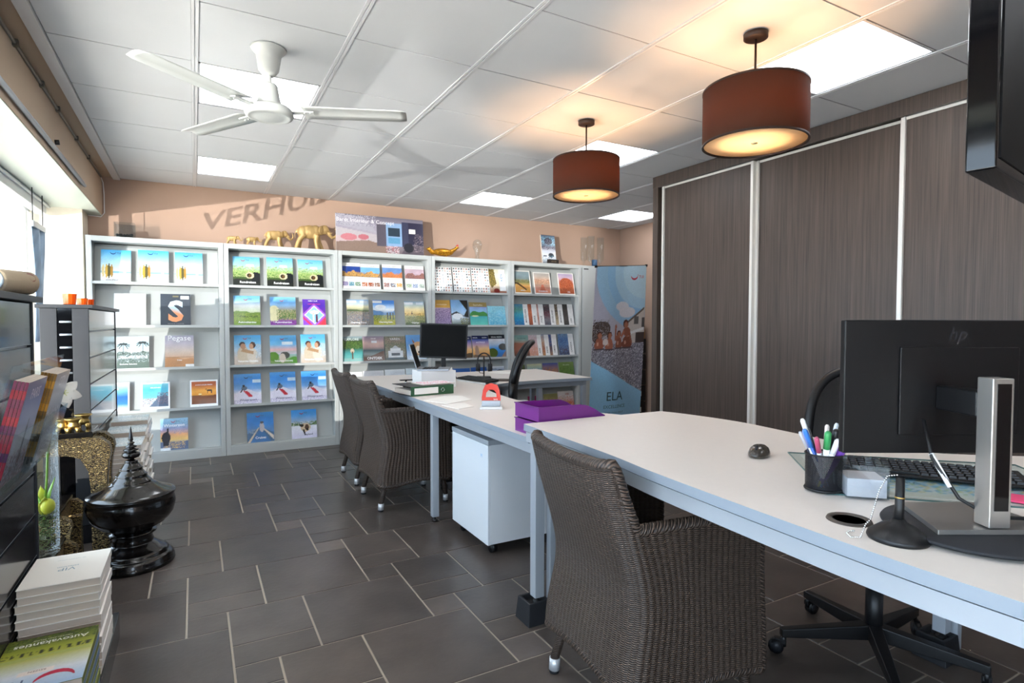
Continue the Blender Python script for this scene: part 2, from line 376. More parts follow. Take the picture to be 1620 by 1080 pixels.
for k in LED:
    if k not in where: where[k] = 'square ceiling light panel out of sight near the shop front'
    x0 = GX+GD*k[0]; y0 = GY+GE*k[1]
    t = thing('ceiling_light_panel', where[k], 'ceiling light', (x0+GD/2, y0+GE/2, ZC+.004), 0, 'square light panels in the ceiling')
    f = MB(); a, c = GD/2-.013, GE/2-.005
    f.box(-a, a, -c, -c+.012, -.002, .014); f.box(-a, a, c-.012, c, -.002, .014); f.box(-a, -a+.012, -c, c, -.002, .014); f.box(a-.012, a, -c, c, -.002, .014)
    f.build('frame', 'grid_metal', t)
    MB().box(-a+.012, a-.012, -c+.012, c-.012, .004, .012).build('diffuser', 'led', t)

# rails and cable on the beam
mb = MB(); mb.tube([(-.665, y, 2.165) for y in (1.0, 5.05)], .012); mb.tube([(-.672, y, 2.185) for y in (3.6, 5.05)], .008)
tag(mb.build('curtain_rail', 'alu'), 'slim metal rail along the lower edge of the window beam', 'rail')
mb = MB(); mb.tube([(-.672, y, 2.425) for y in (YB+.1, 5.95)], .008); [mb.box(-.682, -.66, y-.012, y+.012, 2.41, 2.44) for y in (2.9, 3.3, 3.8, 4.2, 4.8, 5.3)]
tag(mb.build('cable_rail', mat('dull_metal', '6b6862', .4, metal=.5)), 'dark cable rail high on the beam just under the ceiling', 'rail')
mb = MB(); mb.tube([(-.675, 5.95, 2.43), (-.67, 6.06, 2.40), (-.665, 6.068, 2.3), (-.665, 6.068, 2.14), (-.69, 6.066, 2.105), (-.78, 6.06, 2.11)], .004)
tag(mb.build('power_cable', 'white_plastic'), 'thin cable running down the far end of the beam', 'cable')
MBk = MB(); MBk.tube([(-.655, 4.0, 2.185), (-.635, 4.0, 2.187)], .014); tag(MBk.build('rail_knob', 'black_plastic'), 'small dark round knob on the beam above the rail', 'knob')
# blind cassette at the window head
t = thing('roller_blind', 'white roller blind cassette along the head of the left window', 'blind', (-1.03, 1.6, 2.07))
MB().box(-.035, .035, -4.1, 4.1, -.035, .04).build('cassette', 'white_plastic', t, .008)
MB().tube([(.045, -4.1, .03), (.045, 4.12, .03)], .012).build('end_rail', 'alu', t)
# narrow hanging banner in the window
t = thing('hanging_banner', 'narrow blue-grey cloth banner hanging in the window corner', 'banner', (-.955, 5.18, 0))
vs = []; n = 14
bn = MB()
for j in range(n+1):
    z = 1.06+.80*j/n
    for i in range(9):
        y = -.16+.32*i/8; x = .012*math.sin(i*1.3+j*.25)
        vs.append((x, y, z))
fs = [(j*9+i, j*9+i+1, (j+1)*9+i+1, (j+1)*9+i) for j in range(n) for i in range(8)]
rr = random.Random(5)
bn.add(vs, fs, 0, True, [tuple(np.array(lin('8ea4bd'))*(.75+.5*rr.random())) for _ in vs])
o = bn.build('cloth', 'print_matte', t); o.modifiers.new('s', 'SOLIDIFY').thickness = .002
MB().box(-.012, .012, -.18, .18, 1.85, 1.89).build('hanging_bar', 'alu', t, .003)
MB().tube([(0, -.15, 1.89), (0, -.15, 2.116)], .003).tube([(0, .15, 1.89), (0, .15, 2.116)], .003).build('cord', 'cable', t)

# ------------------------------------------------------------------ sliding-door wardrobe
t = thing('sliding_wardrobe', 'full-height dark wood wardrobe with sliding doors along the right side', 'wardrobe', (3.47, 0, 0))
c = MB(); c.box(0, .68, 3.70, 3.76, .0, 2.44); c.box(0, .68, YB+.02, 3.70, 2.36, 2.44); c.box(.62, .68, YB+.02, 3.70, 0, 2.36); c.box(.0, .62, YB+.02, 3.70, 0, .06)
c.build('carcass', 'dark_oak', t)
MB().box(-.004, .02, YB+.02, 3.76, 2.352, 2.446).build('fascia', 'dark_oak', t, .002)
Yd = [3.67, 2.765, 1.79, .85, -.1, -1.05, -2.0]
for i in range(6):
    off = .03 if i % 2 == 0 else .062
    if i == 2: off = .03
    d = MB().box(off, off+.018, Yd[i+1], Yd[i], .07, 2.35).build('door', 'dark_oak', t)
    s = MB(); s.box(off-.012, off+.02, Yd[i]-.024, Yd[i]+.002, .07, 2.352); s.box(off-.018, off-.012, Yd[i]-.024, Yd[i]-.018, .07, 2.352)
    s.box(off-.012, off+.02, Yd[i+1]-.002, Yd[i+1]+.02, .07, 2.352); s.build('door_stile', 'door_alu', d, .002)
    for za, zb in ((2.336, 2.352), (.07, .11)): MB().box(off-.006, off+.02, Yd[i+1]+.02, Yd[i]-.024, za, zb).build('door_rail', 'door_alu', d)

# ------------------------------------------------------------------ pendant drum lamps
def pendant(x, y, z0, r, h, label, group):
    t = thing('pendant_lamp', label, 'pendant lamp', (x, y, 0), 0, group)
    MB().lathe([(.042, ZC-.028), (.05, ZC-.024), (.05, ZC-.004), (.0, ZC-.003)], 28).build('ceiling_rose', 'lampbrown', t)
    MB().tube([(0, 0, z0+h-.03), (0, 0, ZC-.02)], .005).build('rod', 'lampbrown', t)
    sh = MB().lathe([(r, z0), (r, z0+h), (r-.004, z0+h), (r-.004, z0), (r, z0)], 72, cap=False).build('lamp_shade', 'shade_cloth', t)
    for zr in (z0-.001, z0+h-.007): MB().lathe([(r+.0015, zr), (r+.0015, zr+.008), (r-.006, zr+.008), (r-.006, zr), (r+.0015, zr)], 72, cap=False).build('shade_ring', 'lampbrown', sh)
    d = MB().lathe([(r-.007, z0+.006), (r-.007, z0+.009)], 72).build('diffuser', 'shade_diffuser', t)
    MB().lathe([(.014, z0+.003), (.014, z0+.006)], 20).build('diffuser_button', 'lamp_inner', d)
    MB().tube([(0, 0, z0+h-.065), (0, 0, z0+h-.03)], .018).tube([(-r+.006, 0, z0+h-.03), (r-.006, 0, z0+h-.03)], .002).tube([(0, -r+.006, z0+h-.03), (0, r-.006, z0+h-.03)], .002).build('bulb_holder', 'lampbrown', t)
    MB().ball((0, 0, z0+.13), (.028, .028, .036)).build('bulb', 'glass', t)
    l = lamp('bulb_light', 'POINT', (0, 0, z0+.13), 19, (1, .56, .27), shadow_soft_size=.022); l.parent = t
    return t
mat('lampbrown', '2c1a12', .5)
pendant(2.137, 1.69, 1.975, .215, .235, 'large brown drum pendant lamp nearest the viewer, left of the wardrobe', 'brown drum pendant lamps')
pendant(2.143, 2.92, 1.985, .205, .225, 'brown drum pendant lamp hanging further back, over the far desk', 'brown drum pendant lamps')

# ------------------------------------------------------------------ ceiling fan
mat('fan_white', 'b9bbb8', .35)
t = thing('ceiling_fan', 'white three-bladed ceiling fan hanging before the back wall', 'fan', (.315, 2.871, 0))
MB().lathe([(.002, ZC-.002), (.078, ZC-.002), (.074, ZC-.01), (.055, ZC-.03), (.05, ZC-.06), (.044, ZC-.1), (.026, ZC-.122), (.0, ZC-.124)], 40).build('canopy', 'fan_white', t)
MB().tube([(0, 0, 2.26), (0, 0, ZC-.11)], .013).build('down_rod', 'fan_white', t)
MB().lathe([(.0, 2.29), (.03, 2.29), (.038, 2.28), (.046, 2.23), (.055, 2.195), (.055, 2.188), (0, 2.188)], 40).build('neck_cover', 'fan_white', t)
mo = MB().lathe([(0, 2.188), (.05, 2.19), (.09, 2.183), (.103, 2.172), (.106, 2.155), (.102, 2.143), (.088, 2.137), (.082, 2.14), (.06, 2.136), (0, 2.134)], 56).build('motor_housing', 'fan_white', t)
for a in (218, 337, 121):
    bl = MB(); R = Matrix.Rotation(math.radians(a), 4, 'Z'); tilt = Matrix.Rotation(math.radians(-4), 4, 'X')
    n = 16; top = []; 
    for k in range(n+1):
        x = .15+.47*k/n; hw = .068-.008*k/n
        if k == n: hw *= .8
        for s_ in range(5):
            yy = -hw+2*hw*s_/4; zz = .010*(1-(yy/hw)**2)
            top.append(R @ (tilt @ Vector((0, yy, zz))+Vector((x, 0, 2.168))))
    fs = [(k*5+s_, (k+1)*5+s_, (k+1)*5+s_+1, k*5+s_+1) for k in range(n) for s_ in range(4)]
    o = None; bl.add(top, fs, 0, True); o = bl.build('blade', 'fan_white', t); o.modifiers.new('s', 'SOLIDIFY').thickness = .0025
    ir = MB(); ir.T = R @ Matrix.Translation((0, 0, 2.166)) @ tilt; ir.box(.095, .20, -.016, .016, -.004, .002)
    for q in (.16, .185): ir.tube([(q, -.008, -.008), (q, -.008, -.003)], .004, 8)
    ir.build('blade_bracket', 'fan_white', o)

# ------------------------------------------------------------------ wall television at the right edge of the view
t = thing('television', 'black flat television edge hanging at the top right corner', 'television', (1.2, .462, 1.465), math.radians(9))
MB().box(0, .75, 0, .045, 0, .48).build('casing', 'black_gloss', t, .004)
MB().box(.015, .735, -.002, .001, .02, .465).build('screen', 'screen_black', t)
MB().box(.33, .42, .045, .08, .15, .34).box(.355, .395, .05, .078, .34, .983).build('ceiling_mount', 'black_plastic', t)
# ------------------------------------------------------------------ printed covers
def V(*st): return ('V', st)
class Art:
    def __init__(s, W=46, H=64):
        s.W, s.H = W, H; u = (np.arange(W+1))/W; v = (np.arange(H+1))/H
        s.u, s.v = np.meshgrid(u, v); s.c = np.ones((H+1, W+1, 3)); s.tx = []; s.rs = np.random.RandomState(1)
    def seed(s, n): s.rs = np.random.RandomState(n); return s
    def put(s, mk, c): s.c[mk] = lin(c); return s
    def grad(s, *st, y0=0, y1=1):
        n = len(st); cs = np.array([lin(x) for x in st]); t = np.clip((s.v-y0)/(y1-y0), 0, 1)*(n-1); i = np.minimum(t.astype(int), n-2); f = (t-i)[..., None]
        mk = (s.v >= y0) & (s.v <= y1); s.c[mk] = (cs[i]*(1-f)+cs[i+1]*f)[mk]; return s
    def rect(s, x0, y0, x1, y1, c): return s.put((s.u >= x0) & (s.u <= x1) & (s.v >= y0) & (s.v <= y1), c)
    def ell(s, x, y, a, b, c): return s.put(((s.u-x)/a)**2+((s.v-y)/b)**2 <= 1, c)
    def hill(s, base, amp, c, fr=2.5, ph=0., ymin=0.): return s.put((s.v <= base+amp*np.sin(fr*PI*s.u+ph)+amp*.4*np.sin(fr*2.7*PI*s.u+ph*2)) & (s.v >= ymin), c)
    def poly(s, pts, c):
        mk = np.zeros(s.u.shape, bool); n = len(pts)
        for i in range(n):
            (x0, y0), (x1, y1) = pts[i], pts[(i+1) % n]
            if y0 == y1: continue
            cr = ((y0 > s.v) != (y1 > s.v)) & (s.u < (x1-x0)*(s.v-y0)/(y1-y0)+x0); mk ^= cr
        return s.put(mk, c)
    def spk(s, x0, y0, x1, y1, cols, p=.5):
        mk = (s.u >= x0) & (s.u <= x1) & (s.v >= y0) & (s.v <= y1) & (s.rs.rand(*s.u.shape) < p)
        cs = np.array([lin(c) for c in cols]); s.c[mk] = cs[s.rs.randint(0, len(cols), mk.sum())]; return s
    def noise(s, a=.12): s.c *= (1+a*(s.rs.rand(*s.u.shape)-.5)*2)[..., None]; return s
    def grain(s):
        rs = np.random.RandomState(5); k = rs.rand(9, 7); yi = s.v*7.999; xi = s.u*5.999; y0 = yi.astype(int); x0 = xi.astype(int); fy, fx = yi-y0, xi-x0
        n = (k[y0, x0]*(1-fx)+k[y0, x0+1]*fx)*(1-fy)+(k[y0+1, x0]*(1-fx)+k[y0+1, x0+1]*fx)*fy
        s.c *= (.9+.2*n+.14*(rs.rand(*s.u.shape)-.5))[..., None]; return s
    def text(s, b, x, y, size, c='ffffff', bold=0., align='CENTER', rot=0): s.tx.append((b, x, y, size, c, bold, align, rot)); return s
    def logo(s, x=.5, y=.9, k=1., c='b03040', tc='3a5a80'): s.tx.append(('\0smile', x, y, k, c, tc, 0, 0)); return s
    def into(s, mb, w, h, y=0., x0=0., z0=0.):
        """printed face in the local XZ plane facing -Y"""
        W, H = s.W, s.H; vs = [(x0+(s.u[j, i]-.5)*w, y, z0+s.v[j, i]*h) for j in range(H+1) for i in range(W+1)]
        fs = [(j*(W+1)+i, j*(W+1)+i+1, (j+1)*(W+1)+i+1, (j+1)*(W+1)+i) for j in range(H) for i in range(W)]
        mb.add(vs, fs, 0, False, [tuple(x) for x in np.clip(s.c.reshape(-1, 3), 0, 1)])
        for tx in s.tx:
            if tx[0] == '\0smile':
                _, x, yy, k, c, tc, _, _ = tx; R = .022*k; n = 10; cx = x0+(x-.5)*w-.012*k; cz = z0+yy*h+R*.6
                p = []
                for i in range(n+1):
                    a = PI*1.08+(PI*.84)*i/n; th = .0045*k*math.sin(PI*(i+.6)/(n+1.2))
                    p += [(cx+(R-th)*math.cos(a), y-.0005, cz+(R-th)*math.sin(a)), (cx+(R+th)*math.cos(a), y-.0005, cz+(R+th)*math.sin(a))]
                mb.add(p, [(2*i, 2*i+1, 2*i+3, 2*i+2) for i in range(n)], 0, False, c)
                mb.add([(cx+.02*k+a, y-.0005, cz-.004*k+b_) for a, b_ in ((0, 0), (.004*k, 0), (.004*k, .004*k), (0, .004*k))], [(0, 1, 2, 3)], 0, False, c)
                v2, f2 = text_geo('TUI', .02*k, .01, 'LEFT'); mb.add([(cx+R+.006*k+a, y-.0006, cz-.018*k+b_) for a, b_ in v2], f2, 0, False, tc)
            else:
                b, x, yy, size, c, bold, al, rot = tx; v2, f2 = text_geo(b, size, bold, al); ca, sa = math.cos(rot), math.sin(rot)
                if isinstance(c, tuple): c = [lin(c[0] if d < size*.33 else c[1]) for _, d in v2]
                mb.add([(x0+(x-.5)*w+a*ca-d*sa, y-.0007, z0+yy*h+a*sa+d*ca) for a, d in v2], f2, 0, False, c)
        return mb
def A(n=1, W=46, H=64): return Art(W, H).seed(n)
ART = {}
a = A(1).grad('f2ecdd', 'f7f4ea', 'cfe8f4', '8fd0f2', '3fa9e6').rect(0, .27, 1, .33, '8fc4d8').rect(0, .0, 1, .12, 'f4f2ee')
for x, c, h_ in ((.08, 'd8c48a', .2), (.19, 'caa23e', .22), (.27, '5a5434', .24), (.36, 'b08434', .2)): a.ell(x, .34, .045, h_, c)
a.ell(.8, .34, .045, .15, 'e6dcc6').noise(.04); ART['surf'] = (a.logo(.45, .9, .9, '1c3f8a').text('ZON SPECIALS', .42, .04, .016, '555555', .01), 'surfboards on a sunny beach')
ART['surf2'] = ART['surf']
ART['white'] = (A(2).grad('fdfdfd', 'ffffff'), 'blank white cover')
a = A(3).grad('3c444e', '434b56'); a.rect(.66, .84, .95, .95, 'f2f2f2').rect(.4, .9, .6, .95, '8a8262'); ART['ess'] = (a.text('S', .5, .15, .25, ('e8996c', 'cfe6f0'), .035).text('VAKANTIE COLLECTIE', .5, .04, .012, 'aaaaaa'), 'dark grey cover carrying one large letter S')
def palms(a, c='333a3c'):
    for x, y in ((.2, .76), (.8, .8)):
        a.rect(x-.012, .42, x+.014, y, c)
        for k in range(9):
            t = -.25*PI+1.5*PI*k/8
            for q in range(1, 9):
                f = q/8; a.ell(x+.19*f*math.cos(t), y+.1*f*math.sin(t)-.07*f*f, .022, .012, c)
    return a
a = A(4).grad('3d4a50', '54626a', 'c9d2d0', 'b9d6e0', 'cfe4ec').hill(.5, .03, '5d6a62', 3); palms(a).rect(.05, .3, .95, .4, 'dfe6e6').spk(0, .2, 1, .5, ['4a5856', 'a8b4b4', '6f7c7a'], .5); ART['palm'] = (a.text('Exclusive Selection', .36, .12, .016, 'ffffff', .01).noise(.06), 'grey palm tree resort cover')
a = A(5).grad('b98a68', 'c79c78', 'c9b9ae', 'b8b0bc', 'a9a8ba').hill(.28, .03, 'b4835c', 2).rect(0, .31, 1, .315, '8a6a52'); ART['peg'] = (a.text('Pegase', .5, .84, .066, 'ffffff').rect(.7, 0, 1, .08, 'e8e8e8').text('Dubai', .5, .2, .016, 'ffffff', .01), 'mauve desert dune cover')
def frame(a, x=.06, c='ffffff'): return a.rect(0, 0, x, 1, c).rect(1-x, 0, 1, 1, c).rect(0, 0, 1, x*1.6, c).rect(0, 1-x, 1, 1, c)
ART['blue'] = (frame(A(6).grad('e8eef2', '3f7fd0', '2a62c0', '79b8e0', 'dff0f4')).text('BLUE', .5, .74, .02, 'e89a50', .01), 'white-framed deep blue sea cover')
ART['coral'] = (frame(A(7).grad('c9d0d2', '8fb4c0', '6ab4c8', '4fb0cc', '8fd4e0').spk(0, .1, .95, .42, ['e8e0dc', 'b8a09c', '7a6a70', 'cfc4c4'], .75).hill(.32, .22, '5a6a80', .8, -1.4).spk(.55, .2, .95, .62, ['6a6070', '8a7c88', '4a5468'], .6)).text('MALEDIVEN', .5, .78, .014, 'ffffff', .01), 'white-framed turquoise reef cover')
ART['camel'] = (frame(A(8).grad('5a2c10', '8a4a18', 'e89a30', 'f0a840', 'c0602a', '9a4826').hill(.42, .01, '7a4016').ell(.36, .47, .06, .03, 'fff0b0').ell(.7, .6, .1, .035, '3a1e10').rect(.62, .5, .645, .6, '3a1e10').rect(.76, .5, .785, .6, '3a1e10').ell(.58, .65, .03, .02, '3a1e10')).text('AVONTUURLIJKE REIZEN', .5, .8, .012, 'ffffff', .01), 'white-framed orange desert cover with a camel')
ART['zon'] = (A(9).grad('4a5a78', '8aa0b8', 'e8c070', 'e8a878', '9a9ac0', '8ab8d8', 'a8d4ee').rect(0, 0, 1, .28, '5a6a88').spk(.1, .05, .9, .28, ['e8c47a', '4a5a7a', 'c8a070'], .5).ell(.2, .4, .16, .18, '1c1c28').rect(.22, .45, .3, .7, '1c1c28').rect(.1, .15, .3, .4, '22222c').spk(.5, .5, 1, .95, ['7a8aa8'], .1).rect(.0, 0, .35, .09, 'e8ecf0').logo(.5, .9, .8).text('Winterzon', .5, .74, .036, 'ffffff', .015), 'sunset sea cover titled Winterzon')
a = A(10).grad('1c2414', '24301a', '4a6a2a', '9ab86a', 'a8d8d0', '8fd4ee', '5fb8e8').spk(0, .3, 1, .68, ['8aa85a', 'a8c070', '5a8a3a', 'c8c890'], .5).hill(.2, .04, '1e221c', 1.5).ell(.85, .3, .2, .18, '14181a').ell(.62, .36, .16, .11, 'd8c8a0').ell(.6, .36, .09, .075, '2a2414').ell(.62, .36, .04, .05, '6a4a20').rect(.5, .66, .78, .74, 'f0f4f4')
ART['rond'] = (a.noise(.08).logo(.42, .88, .85).text('Rondreizen', .54, .09, .029, 'ffffff', .02), 'green valley cover with a straw hat')
ART['vine'] = (A(11).grad('5a7a28', '8aa838', 'a8b850', 'e8f0d0', 'f4f8f4', '9ad4f4', '6fc0f0').hill(.46, .03, '7a9a3c', 2).spk(0, .1, 1, .42, ['a8b84a', '6a8a30', '8a9c3c'], .5).spk(.2, .28, .9, .32, ['3a4a20'], .5).logo(.5, .88, .85).text('Autovakanties', .5, .08, .026, 'ffffff', .02), 'green vineyard cover')
ART['lav'] = (A(12).grad('8a3aa0', 'a858b8', '6a8a48', '8a9a5a', 'a8a8a0', '9ac8f0', '6fb4f0', '8fd0ff').ell(.15, .4, .22, .3, 'f0e8b8').spk(.25, .2, 1, .55, ['5a8a3a', '3a6a2c', 'b8a070', 'd8c898'], .6).spk(0, 0, 1, .16, ['7a2a9a', 'b060c8', '5a3a5a'], .6).logo(.5, .88, .85).text('Autovakanties', .5, .08, .026, 'ffffff', .02), 'purple lavender field cover')
a = A(13).grad('d83a5a', 'c83a78', '6a2a9a', '4a2aa8', '6a3ab8')
a.poly([(.5, .85), (1.05, .4), (.5, -.05), (-.05, .4)], '9a5ad0').poly([(.5, .76), (.95, .4), (.5, .04), (.05, .4)], 'e0d0f0').poly([(.5, .71), (.89, .4), (.5, .09), (.11, .4)], '8ac0f0').ell(.5, .5, .2, .08, 'f0f4ff').rect(.42, .14, .49, .42, 'f0e0e8').rect(.56, .12, .64, .36, '5a2a3a').ell(.455, .45, .04, .035, 'e8c0a8').ell(.6, .4, .04, .035, '3a1a24').poly([(0, 0), (.3, 0), (0, .25)], '8a4ad0').poly([(1, 0), (.7, 0), (1, .3)], 'e83a4a')
ART['neon'] = (a.text('FAMILY CLUB', .45, .92, .014, 'ffffff', .02).text('CAMPINGS & PARKEN', .5, .8, .012, 'e83a6a', .02), 'pink and purple diamond pattern cover')
a = A(14).grad('c8b8a8', 'd0c4b8', 'b8d4e8', '6fc0ee', '4fb0ec').ell(.33, .35, .22, .28, 'd0c0a8').ell(.67, .3, .2, .26, 'dcd0c0').ell(.3, .68, .11, .1, '3a2a24').ell(.33, .62, .1, .1, 'b88a6a').ell(.68, .66, .11, .11, '5a3a2c').ell(.63, .62, .08, .09, 'c89a7a').poly([(.25, .45), (.7, .35), (.72, .45), (.3, .55)], 'b8906a').spk(.8, .2, 1, .7, ['a8b8c0', 'd8e0e4'], .5)
ART['couple'] = (a.logo(.45, .89, .85).text('Vakanties Dichtbij', .5, .1, .023, 'ffffff', .025), 'embracing couple cover')
ART['auto'] = (A(15).grad('6a8a4a', '8aa868', 'a8c8c8', 'e8b8b8', '7ac0e8', '5ab0e8', '6fc0f0').rect(0, .34, 1, .38, 'd8c8d0').ell(.12, .26, .2, .16, '5a8a2c').ell(.55, .3, .18, .12, '4a4a44').ell(.45, .2, .12, .16, 'd8c8b8').ell(.9, .12, .2, .12, '5a9a3a').rect(.45, .66, .85, .78, 'e8f4fa').logo(.5, .88, .85).text('Vakanties Dichtbij', .5, .08, .022, 'ffffff', .02), 'sea view cover with a car and bushes')
a = A(16).grad('dcd4ee', 'e8e4f4', 'f0eef8', '7ab0e8', '4a9ae8', '3a94e8', '5aacee').poly([(0, .32), (.3, .48), (.5, .5), (1, .3), (1, 0), (0, 0)], 'eae6f6').poly([(.32, .45), (.5, .42), (.7, .24), (.55, .22)], 'c82a3a').ell(.38, .52, .1, .07, '5a6a80').ell(.36, .6, .05, .04, '22242c').poly([(.3, .5), (.22, .38), (.26, .38), (.35, .48)], '3a3a48').rect(.68, .7, .98, .8, 'cfe8fa').spk(0, 0, 1, .14, ['c8c0e0', 'e8e4f4', 'b0a8d0'], .5)
ART['ski'] = (a.noise(.04).logo(.5, .88, .85, '1c2f5a').text('Wintersport', .52, .1, .028, '4a4a7a', .012), 'skier in red trousers on snow cover')
a = A(17).grad('3a6a9a', '4a7ab0', '5a8ac0', '3a8ad8', '2a84d8', '4aa4e8').poly([(.0, .3), (.5, .5), (1, .3), (1, 0), (0, 0)], '4a6a8a').poly([(0, 0), (.1, 0), (.46, .5), (.42, .5)], 'd8c8b0').poly([(1, .05), (1, .2), (.6, .48), (.56, .48)], 'e8d8c8').poly([(.1, 0), (.9, 0), (.58, .4), (.46, .4)], '3a70a8').ell(.55, .5, .09, .16, 'c8c0c4').ell(.55, .66, .07, .04, '3a3a44').spk(0, .3, .35, .45, ['8aa0b8'], .5)
ART['cruise'] = (a.logo(.45, .88, .85).text('Cruises', .5, .12, .03, 'ffffff', .02), 'blue ship deck cover titled Cruises')
a = A(18).grad('d8d4ec', 'e4e2f2', 'f0f0f8', '9ab8d8', '5aa8ea', '3a9cea').hill(.5, .05, '5a7a4a', 2.2, 1, .44).spk(0, .44, 1, .58, ['4a6a3a', '7a8a6a', 'd8d8c8'], .5).ell(.55, .38, .2, .15, 'd8c0a0').ell(.6, .38, .08, .1, '5a4030').ell(.62, .3, .04, .05, '1a1414').poly([(.42, .3), (.5, .3), (.55, .12), (.5, .12)], '2a221c').ell(.4, .45, .08, .05, '3a2c20')
ART['husky'] = (a.logo(.45, .88, .85).text('Lapland', .66, .1, .026, '4a4a6a', .012), 'running sled dog on snow cover')
def flyer(n, top, cols, name, lab):
    a = A(n).grad('f4f2f0', 'f6f4f2'); a.rect(0, .48, 1, .86, top[0]); a.rect(0, .48, 1, .6, top[2]).hill(.66, .05, top[1], 3, n, .5).spk(0, .5, 1, .66, [top[1], top[2]], .4)
    for k in range(3): a.rect(.04+.32*k, .12, .32+.32*k, .28, cols[k]).spk(.04+.32*k, .12, .32+.32*k, .28, ['ffffff', cols[(k+1) % 3]], .25)
    return (a.text(name, .5, .4, .014, '666666').text('PURE  *  REIZEN', .5, .9, .014, '888888'), lab)
ART['wa'] = flyer(21, ('2a4a9a', 'c89a58', '6a4a3a'), ('8a70a0', '6a9ab8', '5a8a50'), 'GRIEKENLAND', 'white flyer with a temple under a dark blue sky')
ART['wb'] = flyer(22, ('7ab4e0', 'd8a050', '4a5a6a'), ('b8704a', 'a85a3a', '8a6a5a'), 'JORDANIE', 'white flyer with an orange domed building')
ART['wc'] = flyer(23, ('6a90c8', 'c87a4a', 'd88a5a'), ('a87060', '6a7a90', 'e0a040'), 'VERENIGDE STATEN', 'white flyer with red rock pinnacles')
ART['wd'] = flyer(24, ('c0a8b4', '9a6a60', '6a5058'), ('a8b890', '8a9ac0', '9aa8a0'), 'NOORWEGEN', 'white flyer with a pinkish mountain village')
def tabs(a): return a.rect(.0, .87, .45, .96, 'f0f2f4').rect(.6, .87, .95, .96, 'dfe6ec')
ART['ch1'] = (tabs(A(25).grad('5a5a58', '6a7078', '7a8088', '8a8a80', '6a7a58', 'e8e0b8', 'c8dce8', '8ab4dc').spk(0, 0, 1, .55, ['8a8c98', '5a6068', 'b0a898', '9a7a6a'], .6).hill(.6, .02, '5a6a48', 2, 0, .54)).text('Charming Travel', .5, .08, .023, 'ffffff', .02), 'rocky hillside cover titled Charming Travel')
ART['ch2'] = (A(26).grad('9aa040', 'b0a838', '7a8a38', '5a7a68', '6a94b8', 'f0f4f8', 'a8d0f4', '4a94e8', '3a84e0').ell(.35, .72, .25, .1, 'f4f8fc').hill(.55, .05, '5a88b8', 2, 1, .42).spk(0, .05, 1, .4, ['c8b830', '8a9a38', '4a5a28'], .5).rect(.62, .22, .68, .5, '2a3a2a').rect(.75, .25, .82, .5, '24342a').rect(.88, .22, .94, .5, '2a3a2a').rect(.0, .88, .42, .97, 'f0f2f4').text('Charming Italie', .55, .1, .023, 'ffffff', .02), 'mountain meadow cover with tall cypresses')
ART['ch3'] = (tabs(A(27).grad('4a5a40', '6a7a50', 'a8a060', 'e8c878', 'f0dca0', 'c8d4c8', '9ab8d0').spk(0, .08, 1, .4, ['5a7040', '8a8a50', '3a4a30', 'b0b088'], .6).spk(0, .42, 1, .5, ['7a5a30', 'e8c070'], .6).poly([(.33, .46), (.4, .46), (.365, .62)], '6a5030')).text('Citytrips', .5, .08, .023, 'ffffff', .02), 'golden dusk city skyline cover')
ART['exp'] = (A(28).grad('4a9a9a', '6ab4b0', '4aa0a0', '3a6a58', '5a7a3a', '3a5030', '9ab0b8').hill(.72, .1, '4a6a34', 1.6, .5, .55).spk(0, .5, 1, .8, ['3a5a2c', '6a8a3c', '2c4024'], .5).rect(0, .0, 1, .14, '88b8b4').ell(.5, .42, .09, .1, 'c8b8a0').rect(.46, .1, .54, .4, '5a4a3c').text('EXPLORE', .5, .84, .034, 'e8f4f0', .005), 'turquoise lake cover titled EXPLORE')
ART['ont'] = (A(29).grad('5a4840', '6a5850', '8a9898', '4a6068', 'b89890', 'c8a8a0', 'a89098', '8a8094').poly([(1, .42), (.3, .18), (0, .12), (0, 0), (1, 0)], '6a5248').rect(.4, .72, .66, .82, 'e0e4e8').text('ONTDEK', .52, .06, .038, 'ffffff', .008).text('CRUISE', .5, .88, .016, 'ffffff', .01), 'dusky beach cover titled ONTDEK')
ART['var'] = (A(30).grad('4a5048', '6a706c', '8a9088', '7a8070', '6a7058', '9a8478', '7a8068').spk(0, .1, 1, .98, ['5a6a48', '8a7868', 'a89484', '4a4c40'], .5).rect(.15, .12, .85, .4, 'd8dce0').rect(.25, .4, .75, .5, 'e8eaec').rect(.3, .2, .7, .3, '5a6068').poly([(.3, .5), (.7, .5), (.5, .62)], 'c0c4c8').rect(.1, .04, .9, .12, '5a6870').text('VAREN', .5, .84, .034, 'f0f0f0', .005), 'river boat cover titled VAREN')
ART['wint'] = (A(31).grad('d8e4f0', 'a8c4e0', '6a9cd0', '5a94d0', '6aa4dc').ell(.6, .45, .28, .28, 'c89868').ell(.6, .4, .14, .16, 'e8d8c4').ell(.62, .3, .05, .05, '2a2420').poly([(.35, .65), (.3, .85), (.45, .7)], '8a5a3c').text('WINTER', .45, .06, .036, 'ffffff', .008), 'blue winter cover with a brown dog')
ART['wp1'] = (A(32).grad('f4f4f6', 'e8eef4', 'f8f8f8').rect(0, .3, 1, .62, 'dfe8f0'), 'mostly white cover behind the desk')
ART['wp2'] = (A(33).grad('c86a58', 'd88a78', 'e09a8a').rect(0, .68, 1, 1, 'f4f4f6').spk(0, .3, 1, .66, ['e8a090', 'c87868'], .4), 'white cover with a salmon pink beach')
ART['wp3'] = (A(34).grad('f4f6fa', 'e4ecf6', 'f4f8fc').spk(.4, .3, .6, .7, ['b8c8e0'], .3), 'pale snowy white cover')
ART['wp4'] = (A(35).grad('3a8ac0', '4a9cd0', '6ab4dc').rect(0, .78, 1, 1, 'e4f0f8').hill(.75, .01, '8ac8e4', 5), 'white cover with a blue sea')
